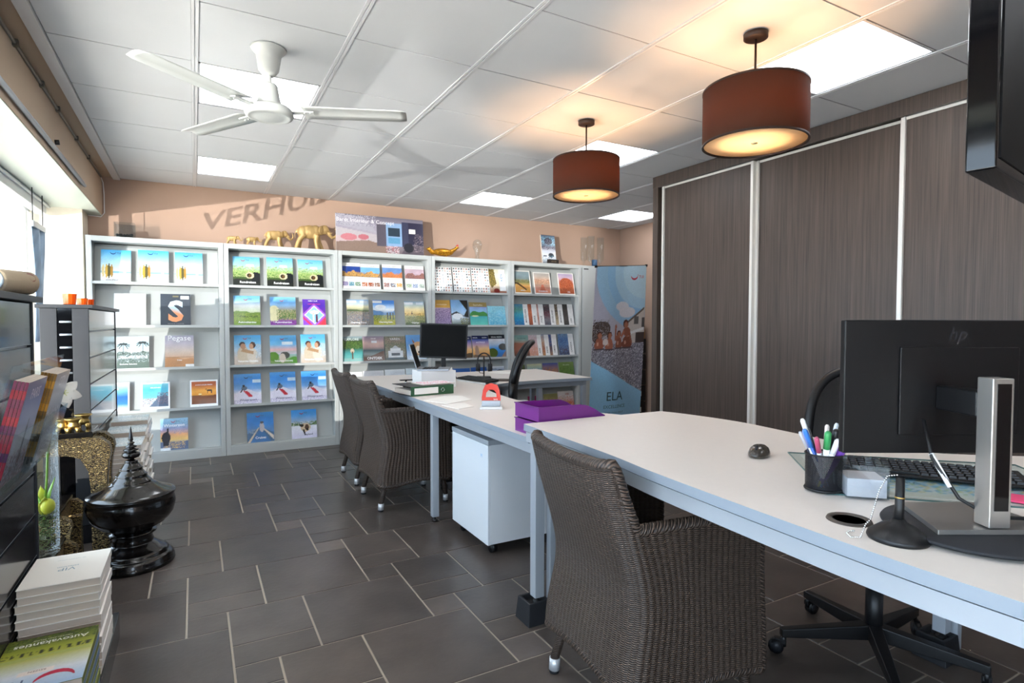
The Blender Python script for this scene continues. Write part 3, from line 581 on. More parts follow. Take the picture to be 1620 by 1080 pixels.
ART['sea'] = (A(36).grad('3aa4d0', '4ab0d8', 'e8eef0', 'f4f6f4', '3aa8d4', '4ab4dc').spk(.4, .3, 1, .42, ['5a7a3a', 'a89060'], .6).spk(.5, .6, 1, .72, ['4a6a3a'], .4), 'bright blue and white seaside cover')
def chk(n):
    a = A(n).grad('f4f2f0', 'f4f2f0'); rs = a.rs
    for i in range(7):
        for j in range(9):
            c = ['7a8a90', 'c8a08a', 'a87870', '5a6468', 'b8c4c4', '8a6a5a', 'd8b8a8'][rs.randint(7)]; a.rect(i/7+.03, j/9+.025, i/7+.115, j/9+.09, c)
    a.rect(.36, .2, .66, .82, 'fafafa'); return a.text('COLLECTIE', .55, .3, .022, '556070', .01, 'LEFT', PI/2)
ART['chk'] = (chk(37), 'white cover tiled with tiny photos')
ART['kid'] = (A(38).grad('8a3a2c', 'd8c4a8', 'f0e0c0', 'f4ecd8', 'e8e4d0').poly([(0, 1), (.3, 1), (.42, .4), (.1, .2), (0, .4)], '6a5a34').spk(0, .3, .35, 1, ['8a7a3c', '4a4428', 'c8b060'], .5).rect(.6, .1, .98, .98, 'f4f6f6').ell(.4, .1, .18, .1, '7a2c24').text('KIDS', .82, .5, .04, '3a7aa8', .01, 'LEFT', PI/2), 'cover with cliffs and a vertical blue title')
ART['purp'] = (A(39).grad('8a7aa0', '9a86ac', 'a890b0', 'b09ab8', 'c8a8a0').spk(0, 0, 1, .66, ['7a6a90', 'b8a8c8', '5a4a70'], .5).rect(0, .7, 1, 1, 'd8a850').text('NOORWEGEN', .5, .8, .018, 'fff0d0', .01), 'purple flower field cover with an ochre top')
ART['nor'] = (A(40).grad('4a5a3a', 'c8d4e0', 'a8c8e8', '8ab8e4', '8ab4e0').poly([(1, 1), (.5, 1), (.9, .6), (.7, .35), (1, .3)], '2c2820').poly([(0, .45), (.3, .55), (.55, .45), (.9, .3), (.5, .4), (0, .4)], '3a3c44').ell(.35, .35, .3, .12, 'e8eef4').spk(.5, 0, 1, .3, ['5a5a34', '8a8a44', '34341f'], .6), 'cover with a black rock cliff over pale sky')
ART['med'] = (A(41).grad('6ac8b8', '5ab8b0', '4aa8b0', '8ab8d8', '8a9ad0', '9ab0e0').hill(.5, .12, '4a8a4a', 1.1, -.1, .4).ell(.3, .4, .2, .03, 'd8d8b0').rect(0, .8, 1, 1, 'a89058').text('Seychellen', .5, .85, .028, 'f4ecd8', .005), 'green island cover with a brown title band')
ART['turq'] = (A(42).grad('4aa0c8', '6ab8d4', '7ac0dc', '8accdf', '9ad4e4').spk(0, 0, 1, 1, ['8accdc', '5aa8cc', 'b8e0ea'], .4), 'plain turquoise water cover')
def navy(n, title): return A(n).grad('8a6a58', 'd8a060', 'e8c088', 'b89ab8', '5a6ab0', '2c3a80').rect(0, .84, 1, 1, '1c2450').text('IDEAAL', .2, .88, .018, 'ffffff', .01).text('REIZEN', .75, .88, .018, 'ffffff', .01).text(title, .5, .66, .022, 'f0f0ff', .01)
ART['vs1'] = (navy(43, 'AFRIKA').hill(.25, .04, '5a4a3a', 2), 'navy topped cover with an orange plain')
ART['vs2'] = (navy(44, 'AUSTRALIE').ell(.25, .25, .12, .3, 'a88a78').hill(.1, .03, '6a5848', 2), 'navy topped cover with sandy orange rocks')
ART['vs3'] = (A(45).grad('4a6aa0', '3a7ac0', '4a94d8', 'b8c8d8', 'e0dce0', '8ab0dc').ell(.2, .2, .3, .2, '4a5a24').ell(.85, .45, .28, .15, '5a5a58').poly([(.7, 0), (1, 0), (1, .3)], '9a7a6a').rect(0, .82, 1, 1, '10141c').text('IDEAAL REIZEN', .5, .87, .02, 'ffffff', .01), 'black topped cover with a blue bay and rocks')
ART['tr1'] = (A(46).grad('e8eef4', '3a6ab8', '2c5cac', '3a70bc').text('WE LOVE 2', .5, .7, .03, 'ffffff', .03).text('TRAVEL', .5, .56, .034, 'ffffff', .03), 'royal blue cover with chunky white writing')
ART['tr2'] = (A(47).grad('dfe4ea', 'c8d0d8', '3a64b0', '3060ac').text('DOEN!', .5, .75, .028, 'ffffff', .02), 'blue and white cover under the headset')
ART['tr3'] = (A(48).grad('e8eaec', 'd8dce0', '8aa0b8', '3a6aa8', 'e8ecf0').ell(.75, .7, .3, .15, '3a4a58').text('TRAVEL', .4, .85, .02, '3a4a60', .01), 'pale cover with a dark rock by the sea')
def wf(a): return frame(a, .045, 'f4f0ea')
ART['tree'] = (wf(A(49).grad('c87a3c', 'e0a858', 'd8a05c', '8a8c5a', '7a8a8c', '8aa0a8', '9aa8ac').spk(0, .48, 1, .62, ['5a6038', '8a7a4a'], .6).poly([(0, .5), (.25, .48), (.75, .2), (.7, .16), (.2, .42), (0, .44)], '3a281c')).text('AFRIKA', .5, .13, .02, 'ffffff', .02), 'white-framed savanna cover with a bent tree')
ART['city'] = (wf(A(50).grad('c87a5c', 'd8907a', 'a88878', 'd8a888', 'c8b8ac', 'b8b4b0').spk(0, .5, 1, .68, ['8a6a58', 'e8b898', 'b07a60'], .6).poly([(.3, .1), (.7, .1), (.55, .45), (.45, .45)], 'c06a50')).text('ZUIDERZON', .5, .12, .022, 'ffffff', .02), 'white-framed pink city cover with a red path')
ART['rock'] = (wf(A(51).grad('a84a2c', 'c0603a', 'c87048', 'c86a44', 'd8a8a8', 'd0b8d0', 'c0b0d4').ell(.5, .5, .4, .28, 'b85a38').spk(.1, .2, .9, .7, ['a84c30', 'd07a50', '8a4028'], .4)).text('USA', .6, .12, .022, 'ffffff', .02), 'white-framed cover with a red rock arch')
def strip(n, cs, t):
    a = A(n).grad(*cs).spk(0, 0, .68, 1, cs, .35).rect(.66, 0, 1, 1, 'f2f0ee'); return a.text(t, .86, .12, .03, '555555', .01, 'LEFT', PI/2)
for k, cs, t, lab in (('s1', ('2a5aa0', '2a8ac0', '4ab0c8', '6a9a6a', '5a9ac8'), 'MALEDIVEN', 'blue lagoon'), ('s2', ('8a4a3a', 'c87050', 'd8805c', '9a5a4a'), 'IBERIA', 'terracotta'), ('s3', ('a8a09c', 'c88a70', 'd8a8a0', 'a87a78'), 'ITALIE', 'dusty pink'), ('s4', ('4a5060', '8a8a90', '7a3a44', '3a2c34', '5a5a5a'), 'ENGELAND', 'dark red and grey'), ('s5', ('d8c0a0', 'a89878', '4a4038', '6a5a48'), 'MAROKKO', 'sandy brown'), ('s6', ('3a3a3a', '5a5450', '4a4440', '2c2c2c'), 'USA', 'charcoal')):
    ART[k] = (strip(52+ord(k[1]), cs, t), lab+' cover with a white vertical title strip')
for k, cs, t, lab in (('g2', ('c88a6a', 'd8a088', 'c8b0b8', 'dcd4dc'), 'AZIE', 'pale pink'), ('g3', ('c88a40', 'a85a3c', 'c8a890', 'a8b8cc'), 'INDIA', 'amber'), ('g4', ('b88a50', '5a4a48', '3a5a90', '4a6aa8'), 'OMAN', 'indigo and brown'), ('g5', ('3a3c4c', '5a5468', '5a7aa8', '4a74ac', '8aaccc'), 'CANADA', 'blue mountain lake')):
    ART[k] = (strip(72+ord(k[1]), cs, t), lab+' cover with a white vertical title strip')
ART['g1'] = (A(90).grad('5a4a44', '8a5a4a', 'a8705c', '9a7a6c', '8aa8a0', '8ab8b4').hill(.6, .05, 'a06a58', 1.4, 0, .3).text('PATAGONIE', .55, .82, .02, '4a7a74', .01), 'sage green cover with brown mountains')
for k, cs, lab in (('h1', ('3a4a2c', '5a6a3a', '3a3a24', '7a8a5a'), 'dark forest cover'), ('h2', ('3a6ab0', '4a80c0', '8ac0cc', 'd8d8b0'), 'royal blue cover with pale strip'), ('h3', ('3050a0', 'b87a50', 'c08a58', '3a5aa8'), 'blue and copper cover'), ('h4', ('2c4420', '4a6a30', '6a8a40', '8aa058'), 'leafy green cover'), ('i1', ('9a2c5a', '8a2450', 'a83a68'), 'magenta cover'), ('i2', ('6a7a4a', 'c8a058', 'b8a878', '8a8a50'), 'olive and gold cover'), ('i3', ('a84a2c', 'd0704a', 'c86a44', 'e0d8d4', 'dcd4d0'), 'pale cover with red rocks')):
    ART[k] = (A(100+ord(k[1])+ord(k[0])).grad(*cs).spk(0, 0, 1, .8, cs, .35), lab)
for a_, _ in {id(v[0]): v for v in ART.values()}.values(): a_.grain()
ART['h1'][0].text('KENIA', .5, .85, .02, 'f0f0d0'); ART['h4'][0].text('SRI LANKA', .5, .85, .02, 'e8f0d0'); ART['i3'][0].text('USA', .6, .84, .03, 'b04a30', .02)

def cover_mb(art, w, h, th=.006):
    mb = MB(); mb.box(-w/2, w/2, 0.0006, th, 0, h, 1); art.into(mb, w, h); return mb

# ------------------------------------------------------------------ the five open bookcases and the closed cabinet
ED = [-.757, .236, 1.23, 2.195, 3.153, 4.13]
LZ = [1.53, 1.17, .81, .453, .09]
names = ['leftmost grey metal brochure bookcase, beside the white pillar', 'second grey brochure bookcase, carrying the golden elephants', 'third grey brochure bookcase, under the bedroom poster', 'fourth grey brochure bookcase, behind the far monitor', 'fifth grey brochure bookcase, beside the closed cabinet']
for u in range(5):
    x0, x1 = ED[u]+.0015, ED[u+1]-.0015; t = thing('bookcase', names[u], 'bookcase', ((x0+x1)/2, 5.71, 0), 0, 'grey brochure bookcases along the back wall')
    a = (x1-x0)/2; D = .355
    MB().box(-a, -a+.038, 0, D, 0, 1.9).build('side_panel', 'shelf_metal', t, .002); MB().box(a-.038, a, 0, D, 0, 1.9).build('side_panel', 'shelf_metal', t, .002)
    MB().box(-a+.038, a-.038, 0, D, 1.858, 1.9).build('top_panel', 'shelf_metal', t, .002)
    MB().box(-a+.038, a-.038, D-.012, D, .09, 1.858).build('back_panel', 'shelf_metal', t)
    MB().box(-a+.038, a-.038, .0, D, .0, .082).build('plinth', 'shelf_metal', t, .002)
    for k, z in enumerate(LZ):
        s = MB(); zt = 1.85 if k == 0 else LZ[k-1]-.02
        s.box(-a+.038, a-.038, .012, D-.012, z-.016, z-.004); s.box(-a+.038, a-.038, .004, .014, z-.018, z+.004)
        b0, b1 = .078, .078+.3*math.tan(math.radians(14)); q = a-.04
        s.add([(-q, b0, z-.004), (q, b0, z-.004), (q, b1, z+.30), (-q, b1, z+.30), (-q, b0+.003, z-.004), (q, b0+.003, z-.004), (q, b1+.003, z+.30), (-q, b1+.003, z+.30)], [(0, 1, 2, 3), (7, 6, 5, 4), (3, 2, 6, 7), (1, 5, 6, 2), (0, 3, 7, 4)])
        s.add([(-q, b1, z+.30), (q, b1, z+.30), (q, b1+.02, zt), (-q, b1+.02, zt)], [(0, 1, 2, 3)])
        s.build('shelf', 'shelf_metal', t)
t = thing('closed_cabinet', 'closed light grey cabinet half hidden behind the tall banner', 'cabinet', (4.135, 5.71, 0))
MB().box(0, .85, .02, .355, 0, 1.9).build('body', 'shelf_metal', t, .003)
MB().box(.01, .42, .0, .02, .06, 1.87).build('door', 'shelf_metal', t, .002); MB().box(.43, .84, .0, .02, .06, 1.87).build('door', 'shelf_metal', t, .002)
MB().box(.03, .1, -.002, .001, 1.85, 1.862).build('name_plate', 'black_plastic', t)

BR = [(1,0,-0.561,0.207,0.275,'surf'),(1,0,-0.297,0.223,0.287,'surf'),(1,0,-0.034,0.211,0.284,'surf'),(1,1,-0.469,0.225,0.276,'white'),(1,1,-0.139,0.226,0.280,'ess'),(1,2,-0.454,0.227,0.275,'palm'),(1,2,-0.116,0.218,0.279,'peg'),(1,3,-0.583,0.195,0.244,'blue'),(1,3,-0.299,0.211,0.234,'coral'),(1,3,0.067,0.217,0.237,'camel'),(1,4,-0.165,0.208,0.275,'zon'),(2,0,0.424,0.225,0.274,'rond'),(2,0,0.710,0.229,0.281,'rond'),(2,0,0.984,0.229,0.276,'rond'),(2,1,0.424,0.222,0.278,'vine'),(2,1,0.733,0.228,0.274,'lav'),(2,1,1.014,0.210,0.257,'neon'),(2,2,0.426,0.226,0.277,'couple'),(2,2,0.732,0.234,0.273,'auto'),(2,2,1.002,0.227,0.279,'couple'),(2,3,0.420,0.229,0.277,'ski'),(2,3,0.725,0.228,0.283,'ski'),(2,3,1.006,0.231,0.281,'ski'),(2,4,0.525,0.229,0.276,'cruise'),(2,4,0.911,0.231,0.274,'husky'),(3,0,1.370,0.185,0.269,'wa'),(3,0,1.563,0.195,0.264,'wb'),(3,0,1.790,0.205,0.272,'wc'),(3,0,2.030,0.209,0.270,'wd'),(3,1,1.435,0.220,0.264,'ch1'),(3,1,1.699,0.224,0.263,'ch2'),(3,1,2.026,0.218,0.256,'ch3'),(3,2,1.374,0.208,0.254,'exp'),(3,2,1.590,0.215,0.255,'ont'),(3,2,1.816,0.218,0.252,'var'),(3,2,2.042,0.217,0.265,'wint'),(3,3,1.377,0.205,0.255,'wp1'),(3,3,1.592,0.215,0.260,'wp2'),(3,3,1.818,0.215,0.265,'wp3'),(3,3,2.041,0.215,0.270,'wp4'),(3,4,1.399,0.188,0.261,'sea'),(4,0,2.346,0.208,0.274,'chk'),(4,0,2.571,0.212,0.279,'chk'),(4,0,2.795,0.212,0.284,'chk'),(4,0,3.008,0.205,0.282,'kid'),(4,1,2.338,0.193,0.279,'purp'),(4,1,2.545,0.205,0.284,'nor'),(4,1,2.769,0.216,0.261,'med'),(4,1,2.996,0.226,0.222,'turq'),(4,2,2.581,0.205,0.242,'vs1'),(4,2,2.797,0.205,0.250,'vs2'),(4,2,3.004,0.205,0.258,'vs3'),(4,3,2.570,0.205,0.247,'tr1'),(4,3,2.782,0.196,0.252,'tr2'),(4,3,2.995,0.215,0.255,'tr3'),(5,0,3.331,0.225,0.281,'tree'),(5,0,3.603,0.235,0.271,'city'),(5,0,3.945,0.235,0.278,'rock'),(5,1,3.310,0.194,0.250,'s1'),(5,1,3.429,0.205,0.252,'s2'),(5,1,3.526,0.205,0.254,'s3'),(5,1,3.688,0.211,0.257,'s4'),(5,1,3.806,0.215,0.258,'s5'),(5,1,3.955,0.228,0.261,'s6'),(5,2,3.315,0.203,0.249,'g1'),(5,2,3.510,0.174,0.251,'g2'),(5,2,3.614,0.185,0.253,'g3'),(5,2,3.717,0.205,0.256,'g4'),(5,2,3.960,0.225,0.261,'g5'),(5,3,3.300,0.161,0.261,'h1'),(5,3,3.509,0.201,0.265,'h2'),(5,3,3.732,0.215,0.269,'h3'),(5,3,3.964,0.215,0.274,'h4'),(5,4,3.503,0.166,0.248,'i1'),(5,4,3.738,0.198,0.261,'i2'),(5,4,3.958,0.225,0.280,'i3')]
ordn = ['first', 'second', 'third', 'fourth', 'fifth']; rown = ['top shelf', 'second shelf', 'middle shelf', 'fourth shelf', 'bottom shelf']
cnt = {}
for b_ in BR: cnt[(b_[0], b_[1], b_[5])] = cnt.get((b_[0], b_[1], b_[5]), 0)+1
seen = {}
prev = None
for u, r, xc, w_, h_, nm in BR:
    art, desc = ART[nm]; k = (u, r, nm); seen[k] = seen.get(k, 0)+1
    pos = ''
    if cnt[k] > 1: pos = {(3, 1): 'leftmost ', (3, 2): 'middle ', (3, 3): 'rightmost ', (2, 1): 'left ', (2, 2): 'right '}[(cnt[k], seen[k])]
    lap = seen.get(('lap', u, r), 0); seen[('lap', u, r)] = lap+1
    yb = 5.7265+.0072*lap if (u, r) in ((5, 1), (5, 2)) else 5.735
    o = cover_mb(art, w_, h_).build('brochure', ['print', 'pages'], None, 0, 2, (xc, yb, LZ[r]+.0005), (math.radians(-13), 0, 0))
    g_ = f'brochures on the {rown[r]} of the {ordn[u-1]} bookcase'
    tag(o, f'{pos}{desc}, {rown[r]}, {ordn[u-1]} bookcase', 'brochure', g_)
# ------------------------------------------------------------------ banner, poster and the things on top of the bookcases
a = A(200, 96, 220); a.grad('8ac4ee', '8ac4ee', '8ac8f0')
a.c[:] = lin('a4dafc'); mk = a.v > .40-.225*a.u; yy = np.clip((a.v-.0)/1, 0, 1)
a.put(mk, 'b8bcd0'); 
sk = mk & (a.v > .5); cs = np.array([lin(x) for x in ('c8c4cc', 'bcb8c8', 'b4b4c6')]); t_ = np.clip((a.v-.5)/.5, 0, .999)*2; i_ = t_.astype(int); f_ = (t_-i_)[..., None]; a.c[sk] = (cs[i_]*(1-f_)+cs[i_+1]*f_)[sk]
rr_ = np.hypot((a.u-1.0)*.8, (a.v-.96)*2.05)
a.put(mk & (rr_ < .78), 'a4cbe6').put(mk & (rr_ < .62), '9ac8ea').put(mk & (rr_ < .5), 'b4d8ee').put(mk & (rr_ < .36), 'c4e2f2')
a.ell(.55, .74, .13, .03, 'e4e2ea').ell(.65, .7, .16, .035, 'e8e4ea')
a.poly([(.6, .62), (.98, .72), (1, .73), (1, .5), (.66, .5)], 'd8ccc2').poly([(.6, .62), (.98, .73), (.98, .715), (.62, .61)], '6a5a50').rect(.8, .62, .88, .67, '6a6460').rect(.94, .6, 1, .66, '5a5654').poly([(.72, .57), (.98, .6), (.98, .58), (.74, .555)], 'f0ece8').rect(.84, .5, 1, .565, '4a3c38')
a.ell(.16, .6, .16, .05, '5a4a42').ell(.08, .58, .1, .07, '4a3e3a').rect(.14, .5, .17, .62, '54463e').spk(0, .5, .3, .66, ['5a4a42', '8a7a70', 'b0a8b0'], .35)
a.put((a.v < .5) & mk, '8a8690').spk(0, .0, 1, .5, ['6a6670', 'a8a4ae', 'c8c6d0', '565058'], .0)
mw = mk & (a.v < .5) & (a.rs.rand(*a.u.shape) < .6); cw = np.array([lin(c) for c in ('7e7a84', 'b8b4be', 'dedce4', '6a646c', '9f9ba6')]); a.c[mw] = cw[a.rs.randint(0, 5, mw.sum())]
for x, y, hx, c in ((.13, .5, .085, 'a8624a'), (.31, .495, .075, 'b87058'), (.5, .5, .07, '9a5a44'), (.67, .5, .11, '8a4e3c')):
    a.ell(x, y-.005, hx, .03, c).ell(x, y+.02, hx*.75, .025, c).rect(x-.018, y+.03, x+.018, y+.05, c).ell(x, y+.062, .045, .024, '5a3026').ell(x+.006, y+.057, .034, .019, 'b8765c')
    a.ell(x-.3*hx, y+.005, .02, .012, 'd8a088').ell(x, y-.03, hx*1.2, .006, '5a4a4c')
a.rect(.415, .52, .445, .6, 'a8644c').ell(.43, .61, .02, .014, 'b87058').poly([(.43, .52), (.5, .54), (.49, .56), (.43, .55)], 'a8644c')
a.ell(.66, .575, .075, .03, '9a5a44').ell(.64, .625, .055, .028, '5a3026').ell(.648, .618, .04, .02, 'b8765c').poly([(.56, .53), (.62, .57), (.6, .59), (.54, .55)], 'b87058').poly([(.78, .5), (.73, .58), (.7, .57), (.74, .5)], '9a5a44')
a.ell(.24, .515, .05, .02, 'e8d8d0')
a.noise(.05); a.logo(.80, .925, 2.4, 'c02844', 'c02844').text('ELA', .46, .135, .15, '3a5a6a').text('EXCELLENCE', .47, .085, .055, '4a6e86').text('MORE THAN GREAT', .47, .05, .03, '5a86a4')
def lin2(p0, p1, n): return [tuple(p0[i]+(p1[i]-p0[i])*k/n for i in range(3)) for k in range(n+1)]
TL, TRc, BL, BRr = Vector((3.962, 5.2, 1.83)), Vector((4.748, 5.25, 1.885)), Vector((3.87, 5.2, .06)), Vector((4.67, 5.25, .06))
t = thing('display_banner', 'tall blue holiday display banner on a stand before the closed cabinet', 'banner', (4.3, 5.2, 0))
mb = MB(); W_, H_ = a.W, a.H; off = Vector((4.3, 5.2, 0))
tmp = MB(); a.into(tmp, .79, 1.83, 0)
def warp(p, back=0):
    u_, v_ = p[0]/.79+.5, p[2]/1.83; q = (BL*(1-u_)+BRr*u_)*(1-v_)+(TL*(1-u_)+TRc*u_)*v_-off
    q.y += .012*math.sin(u_*9+v_*3)*(1-v_*.3)+p[1]+back; return q
mb.add([warp(p) for p in tmp.v], tmp.f, 0, True, tmp.c); mb.hascol = True
n = (W_+1)*(H_+1); mb.add([warp(p, .004) for p in tmp.v[:n]], [f[::-1] for f in tmp.f[:W_*H_]], 1, True, 'c8c8c8')
mb.build('printed_cloth', ['print_matte', 'paper'], t)
b_ = MB(); b_.tube([(0, .075, 0), (0, .075, 1.84)], .009); b_.tube([tuple(TL-off+Vector((0, .012, .002))), tuple(TRc-off+Vector((0, .012, .002)))], .007); b_.box(-.3, .3, -.06, .12, 0, .02); b_.build('stand', 'black_plastic', t)
for P in (TL, TRc): MB().box(-.012, .012, -.01, .012, -.012, .014).build('corner_clip', 'black_plastic', t, loc=tuple(P-off))

# small rack of dark drawers between banner and wardrobe
t = thing('file_box_rack', 'narrow dark rack of label-fronted boxes between banner and wardrobe', 'rack', (4.86, 5.5, 0))
for k in range(5): 
    bx = MB().box(-.12, .12, 0, .2, .02+.2*k, .2+.2*k).build('file_box', 'black_plastic', t, .003); MB().box(-.05, .05, -.003, .001, .08+.2*k, .14+.2*k).build('label_holder', 'paper', bx)
MB().box(-.13, .13, -.005, .205, 0, .02).build('base', 'black_plastic', t)
tag(MB().box(-.1, .1, 0, .2, 0, .16).box(-.06, .06, -.002, .001, .03, .1, 1).build('cardboard_box', [mat('cardboard', '9a7448', .8), 'paper'], None, 0, 2, (4.86, 5.5, 1.0)), 'small brown cardboard box on top of the dark box rack', 'box')

# bedroom poster leaning on top of the third bookcase
a = A(201, 130, 56); a.grad('6a5a5e', '8a8088', 'a8a0ac', '9a94a4', '6a6470')
a.poly([(0, .65), (.45, .5), (.45, .28), (0, .1)], 'b8b0b4').poly([(0, 1), (.3, .95), (.46, .55), (0, .7)], 'a8a4b0').spk(0, .7, .45, 1, ['8a8694', 'b8b4c0'], .4)
a.poly([(0, .3), (.3, .38), (.55, .22), (.6, 0), (0, 0)], '8a7468').poly([(0, .42), (.3, .45), (.35, .34), (0, .26)], 'c4aeb0').ell(.14, .4, .09, .09, 'c07880').ell(.3, .42, .06, .07, 'b86a74').rect(.45, .2, .6, .8, '5a5460')
a.rect(.56, .22, .8, .85, '8aa8cc').rect(.58, .5, .72, .72, '2c3c4a').rect(.58, .3, .72, .45, '5a94b8').rect(.74, .22, .82, .9, '3a3c54').rect(.82, .3, 1, .9, '2a2840').rect(.83, .6, .9, .72, 'e8e4e0')
a.poly([(.72, .0), (1, .02), (1, .3), (.8, .26)], '5a5058').ell(.82, .2, .06, .13, '22222c').spk(.55, 0, .7, .22, ['b06a70', 'd8c8cc'], .5).spk(.88, .1, 1, .6, ['3a3444', '8a7a80'], .4)
a.text('Bardt Interieur & Concept', .33, .8, .055, 'f4f0f0', -.004, 'CENTER').noise(.06)
mb = MB(); mb.box(-.455, .455, .0006, .008, 0, .385, 1); a.into(mb, .91, .385)
tag(mb.build('poster', ['print', 'paper'], None, 0, 2, (1.69, 5.80, 1.9015), (math.radians(-6), 0, 0)), 'wide bedroom and terrace poster standing on the third bookcase', 'poster')

# golden elephants (one continuous cast body each)
def elephant(sc, x, y, rz, label, stride=1):
    t = thing('elephant_figurine', label, 'figurine', (x, y, 1.9), rz, 'golden elephants on the second bookcase')
    b = MB()
    b.ball((0, 0, .62), (.34, .2, .235), 20, 12).ball((.2, 0, .66), (.2, .185, .21), 16, 10).ball((-.22, 0, .6), (.19, .185, .22), 16, 10)
    b.ball((.5, 0, .73), (.16, .13, .165), 16, 10).ball((.36, 0, .68), (.16, .14, .15)).ball((.53, 0, .84), (.08, .08, .06))
    b.tube([(.6, 0, .7), (.68, 0, .56), (.76, 0, .48), (.86, 0, .5), (.92, 0, .6), (.91, 0, .73), (.86, 0, .8)], [.085, .07, .055, .045, .038, .03, .028], 12)
    for sx, sy, f0, f1 in ((.26, .11, .38*stride, .0), (.22, -.11, .12, .0), (-.24, .11, -.16, 0), (-.2, -.11, -.42*stride, 0)):
        b.tube([(sx, sy, .52), (sx+(f0-.2*(f0 > 0))*.4, sy, .3), (sx+(f0-.1)*.6 if f0 > 0 else sx+f0*.6, sy, .07)], [.105, .075, .066], 12)
        ex = sx+(f0-.1)*.6 if f0 > 0 else sx+f0*.6; b.tube([(ex, sy, .08), (ex+.01, sy, .0)], [.07, .085], 12)
    b.tube([(-.38, 0, .7), (-.46, 0, .6), (-.48, 0, .45), (-.46, .02, .36)], [.03, .018, .014, .02], 8)
    b.v = [tuple(Vector(v)*sc) for v in b.v]; o = blob(b.build('body', 'gold_cast', t), .022*sc, 3)
    for s_ in (-1, 1):
        e = MB(); pts = [(.44, s_*.11, .84), (.36, s_*.2, .86), (.27, s_*.24, .78), (.25, s_*.25, .64), (.31, s_*.2, .52), (.4, s_*.15, .58), (.45, s_*.12, .7)]
        cc = (.36, s_*.19, .7); vs = [cc]+pts; e.add(vs, [(0, 1+i, 1+(i+1) % 7) for i in range(7)], 0, True)
        e.v = [tuple(Vector(v)*sc) for v in e.v]; eo = e.build('ear', 'gold_cast', t); so = eo.modifiers.new('s', 'SOLIDIFY'); so.thickness = .03*sc; so.offset = 0; subsurf(eo, 2)
        k = MB(); k.tube([(.6, s_*.07, .64), (.68, s_*.1, .6), (.76, s_*.11, .64)], [.022, .018, .006], 8); k.v = [tuple(Vector(v)*sc) for v in k.v]; k.build('tusk', 'gold_cast', t)
    return t
elephant(.098, .31, 5.83, .1, 'smallest golden elephant, at the left end of the elephant row')
elephant(.105, .475, 5.84, .35, 'small golden elephant, second from the left in the row')
elephant(.19, .67, 5.84, .15, 'medium golden elephant with raised trunk, third in the row')
elephant(.28, .99, 5.84, 0, 'largest golden elephant, striding beside the bedroom poster')
# golden bird (pheasant), lying low
t = thing('bird_figurine', 'small gold and red pheasant figurine on the fourth bookcase', 'figurine', (2.37, 5.82, 1.9), 0)
b = MB(); b.ball((0, 0, .06), (.12, .045, .042), 18, 10).tube([(-.06, 0, .06), (-.13, 0, .055), (-.165, 0, .09), (-.19, 0, .085)], [.035, .025, .024, .006], 10).tube([(.08, 0, .065), (.14, 0, .1), (.165, 0, .125)], [.028, .018, .016], 10).tube([(.165, 0, .125), (.19, 0, .115)], [.016, .003], 8)
blob(b.build('body', 'gold_bird', t), .004, 3)
MB().tube([(.155, 0, .14), (.172, 0, .148), (.18, 0, .138)], [.004, .008, .004], 8).build('comb', 'red_enamel', t)
MB().tube([(.02, .015, .03), (.02, .02, 0)], .005, 8).tube([(.03, -.015, .03), (.03, -.02, 0)], .005, 8).build('feet', 'gold_bird', t)
# glass things
def glass_lathe(name, prof, label, cat, loc, m='glass', group=None):
    return tag(MB().lathe(prof, 36, cap=False).build(name, m, None, 0, 2, loc), label, cat, group)
glass_lathe('glass_head_vase', [(0, 0), (.045, .002), (.03, .012), (.022, .05), (.03, .09), (.05, .13), (.055, .17), (.045, .205), (.02, .225), (0, .228), (0, .224), (.018, .221), (.042, .203), (.052, .17), (.047, .13), (.027, .09), (.019, .05), (.02, .015), (0, .012)], 'clear rounded glass vase alone on the fourth bookcase', 'vase', (2.78, 5.82, 1.9))
for k, (x, y, h) in enumerate(((4.26, 5.84, .36), (4.39, 5.87, .39), (4.50, 5.82, .37))):
    glass_lathe('glass_cylinder_vase', [(0, 0), (.05, .003), (.05, .012), (.014, .018), (.014, .06), (.042, .085), (.044, h), (.0415, h), (.0395, .09), (.012, .07), (0, .068)], ['left', 'middle', 'right'][k]+' of three tall clear glass vases on the closed cabinet', 'vase', (x, y, 1.9), 'glass', 'tall glass vases on the closed cabinet')
tag(MB().lathe([(0, 0), (.034, 0), (.034, .085), (.0, .085)], 24).build('candle', mat('blue_wax', '3a5a7a', .5), None, 0, 2, (4.39, 5.795, 1.9)), 'small dark blue candle in front of the middle glass vase', 'candle')
# travel book standing on a small dark block
a = A(202, 30, 54); a.grad('4a5a64', 'e0e4ec', 'f0f2f8', 'd8dce8', '4a4058', '8ac0d8', '7ab8d4', '3a3044').ell(.5, .78, .3, .12, '22283a').ell(.65, .3, .2, .08, '1c2838').spk(.0, .5, 1, .95, ['3a3448', '8a8aa0', '22202c'], .4).spk(0, .1, 1, .28, ['5a8aa0', 'c8dce8'], .3).rect(.1, .25, .3, .28, '2a3a4a')
mb = MB(); mb.box(-.1, .1, .0006, .022, 0, .35, 1); a.into(mb, .2, .35)
tag(mb.build('travel_book', ['print', 'pages'], None, 0, 2, (3.73, 5.80, 1.903), (math.radians(-8), 0, .05)), 'snowy forest travel book standing on the fifth bookcase', 'book')
mb = MB(); mb.box(-.07, .07, -.02, .02, 0, .05); v2, f2 = text_geo('WINTER', .02, .005); mb.add([(x, -.0206, .018+y) for x, y in v2], f2, 1)
tag(mb.build('name_block', [mat('block_brown', '2c241e', .6), mat('block_ink', '8a7a60', .5)], None, .002, 2, (3.745, 5.755, 1.9)), 'small dark lettered block in front of the travel book', 'block')
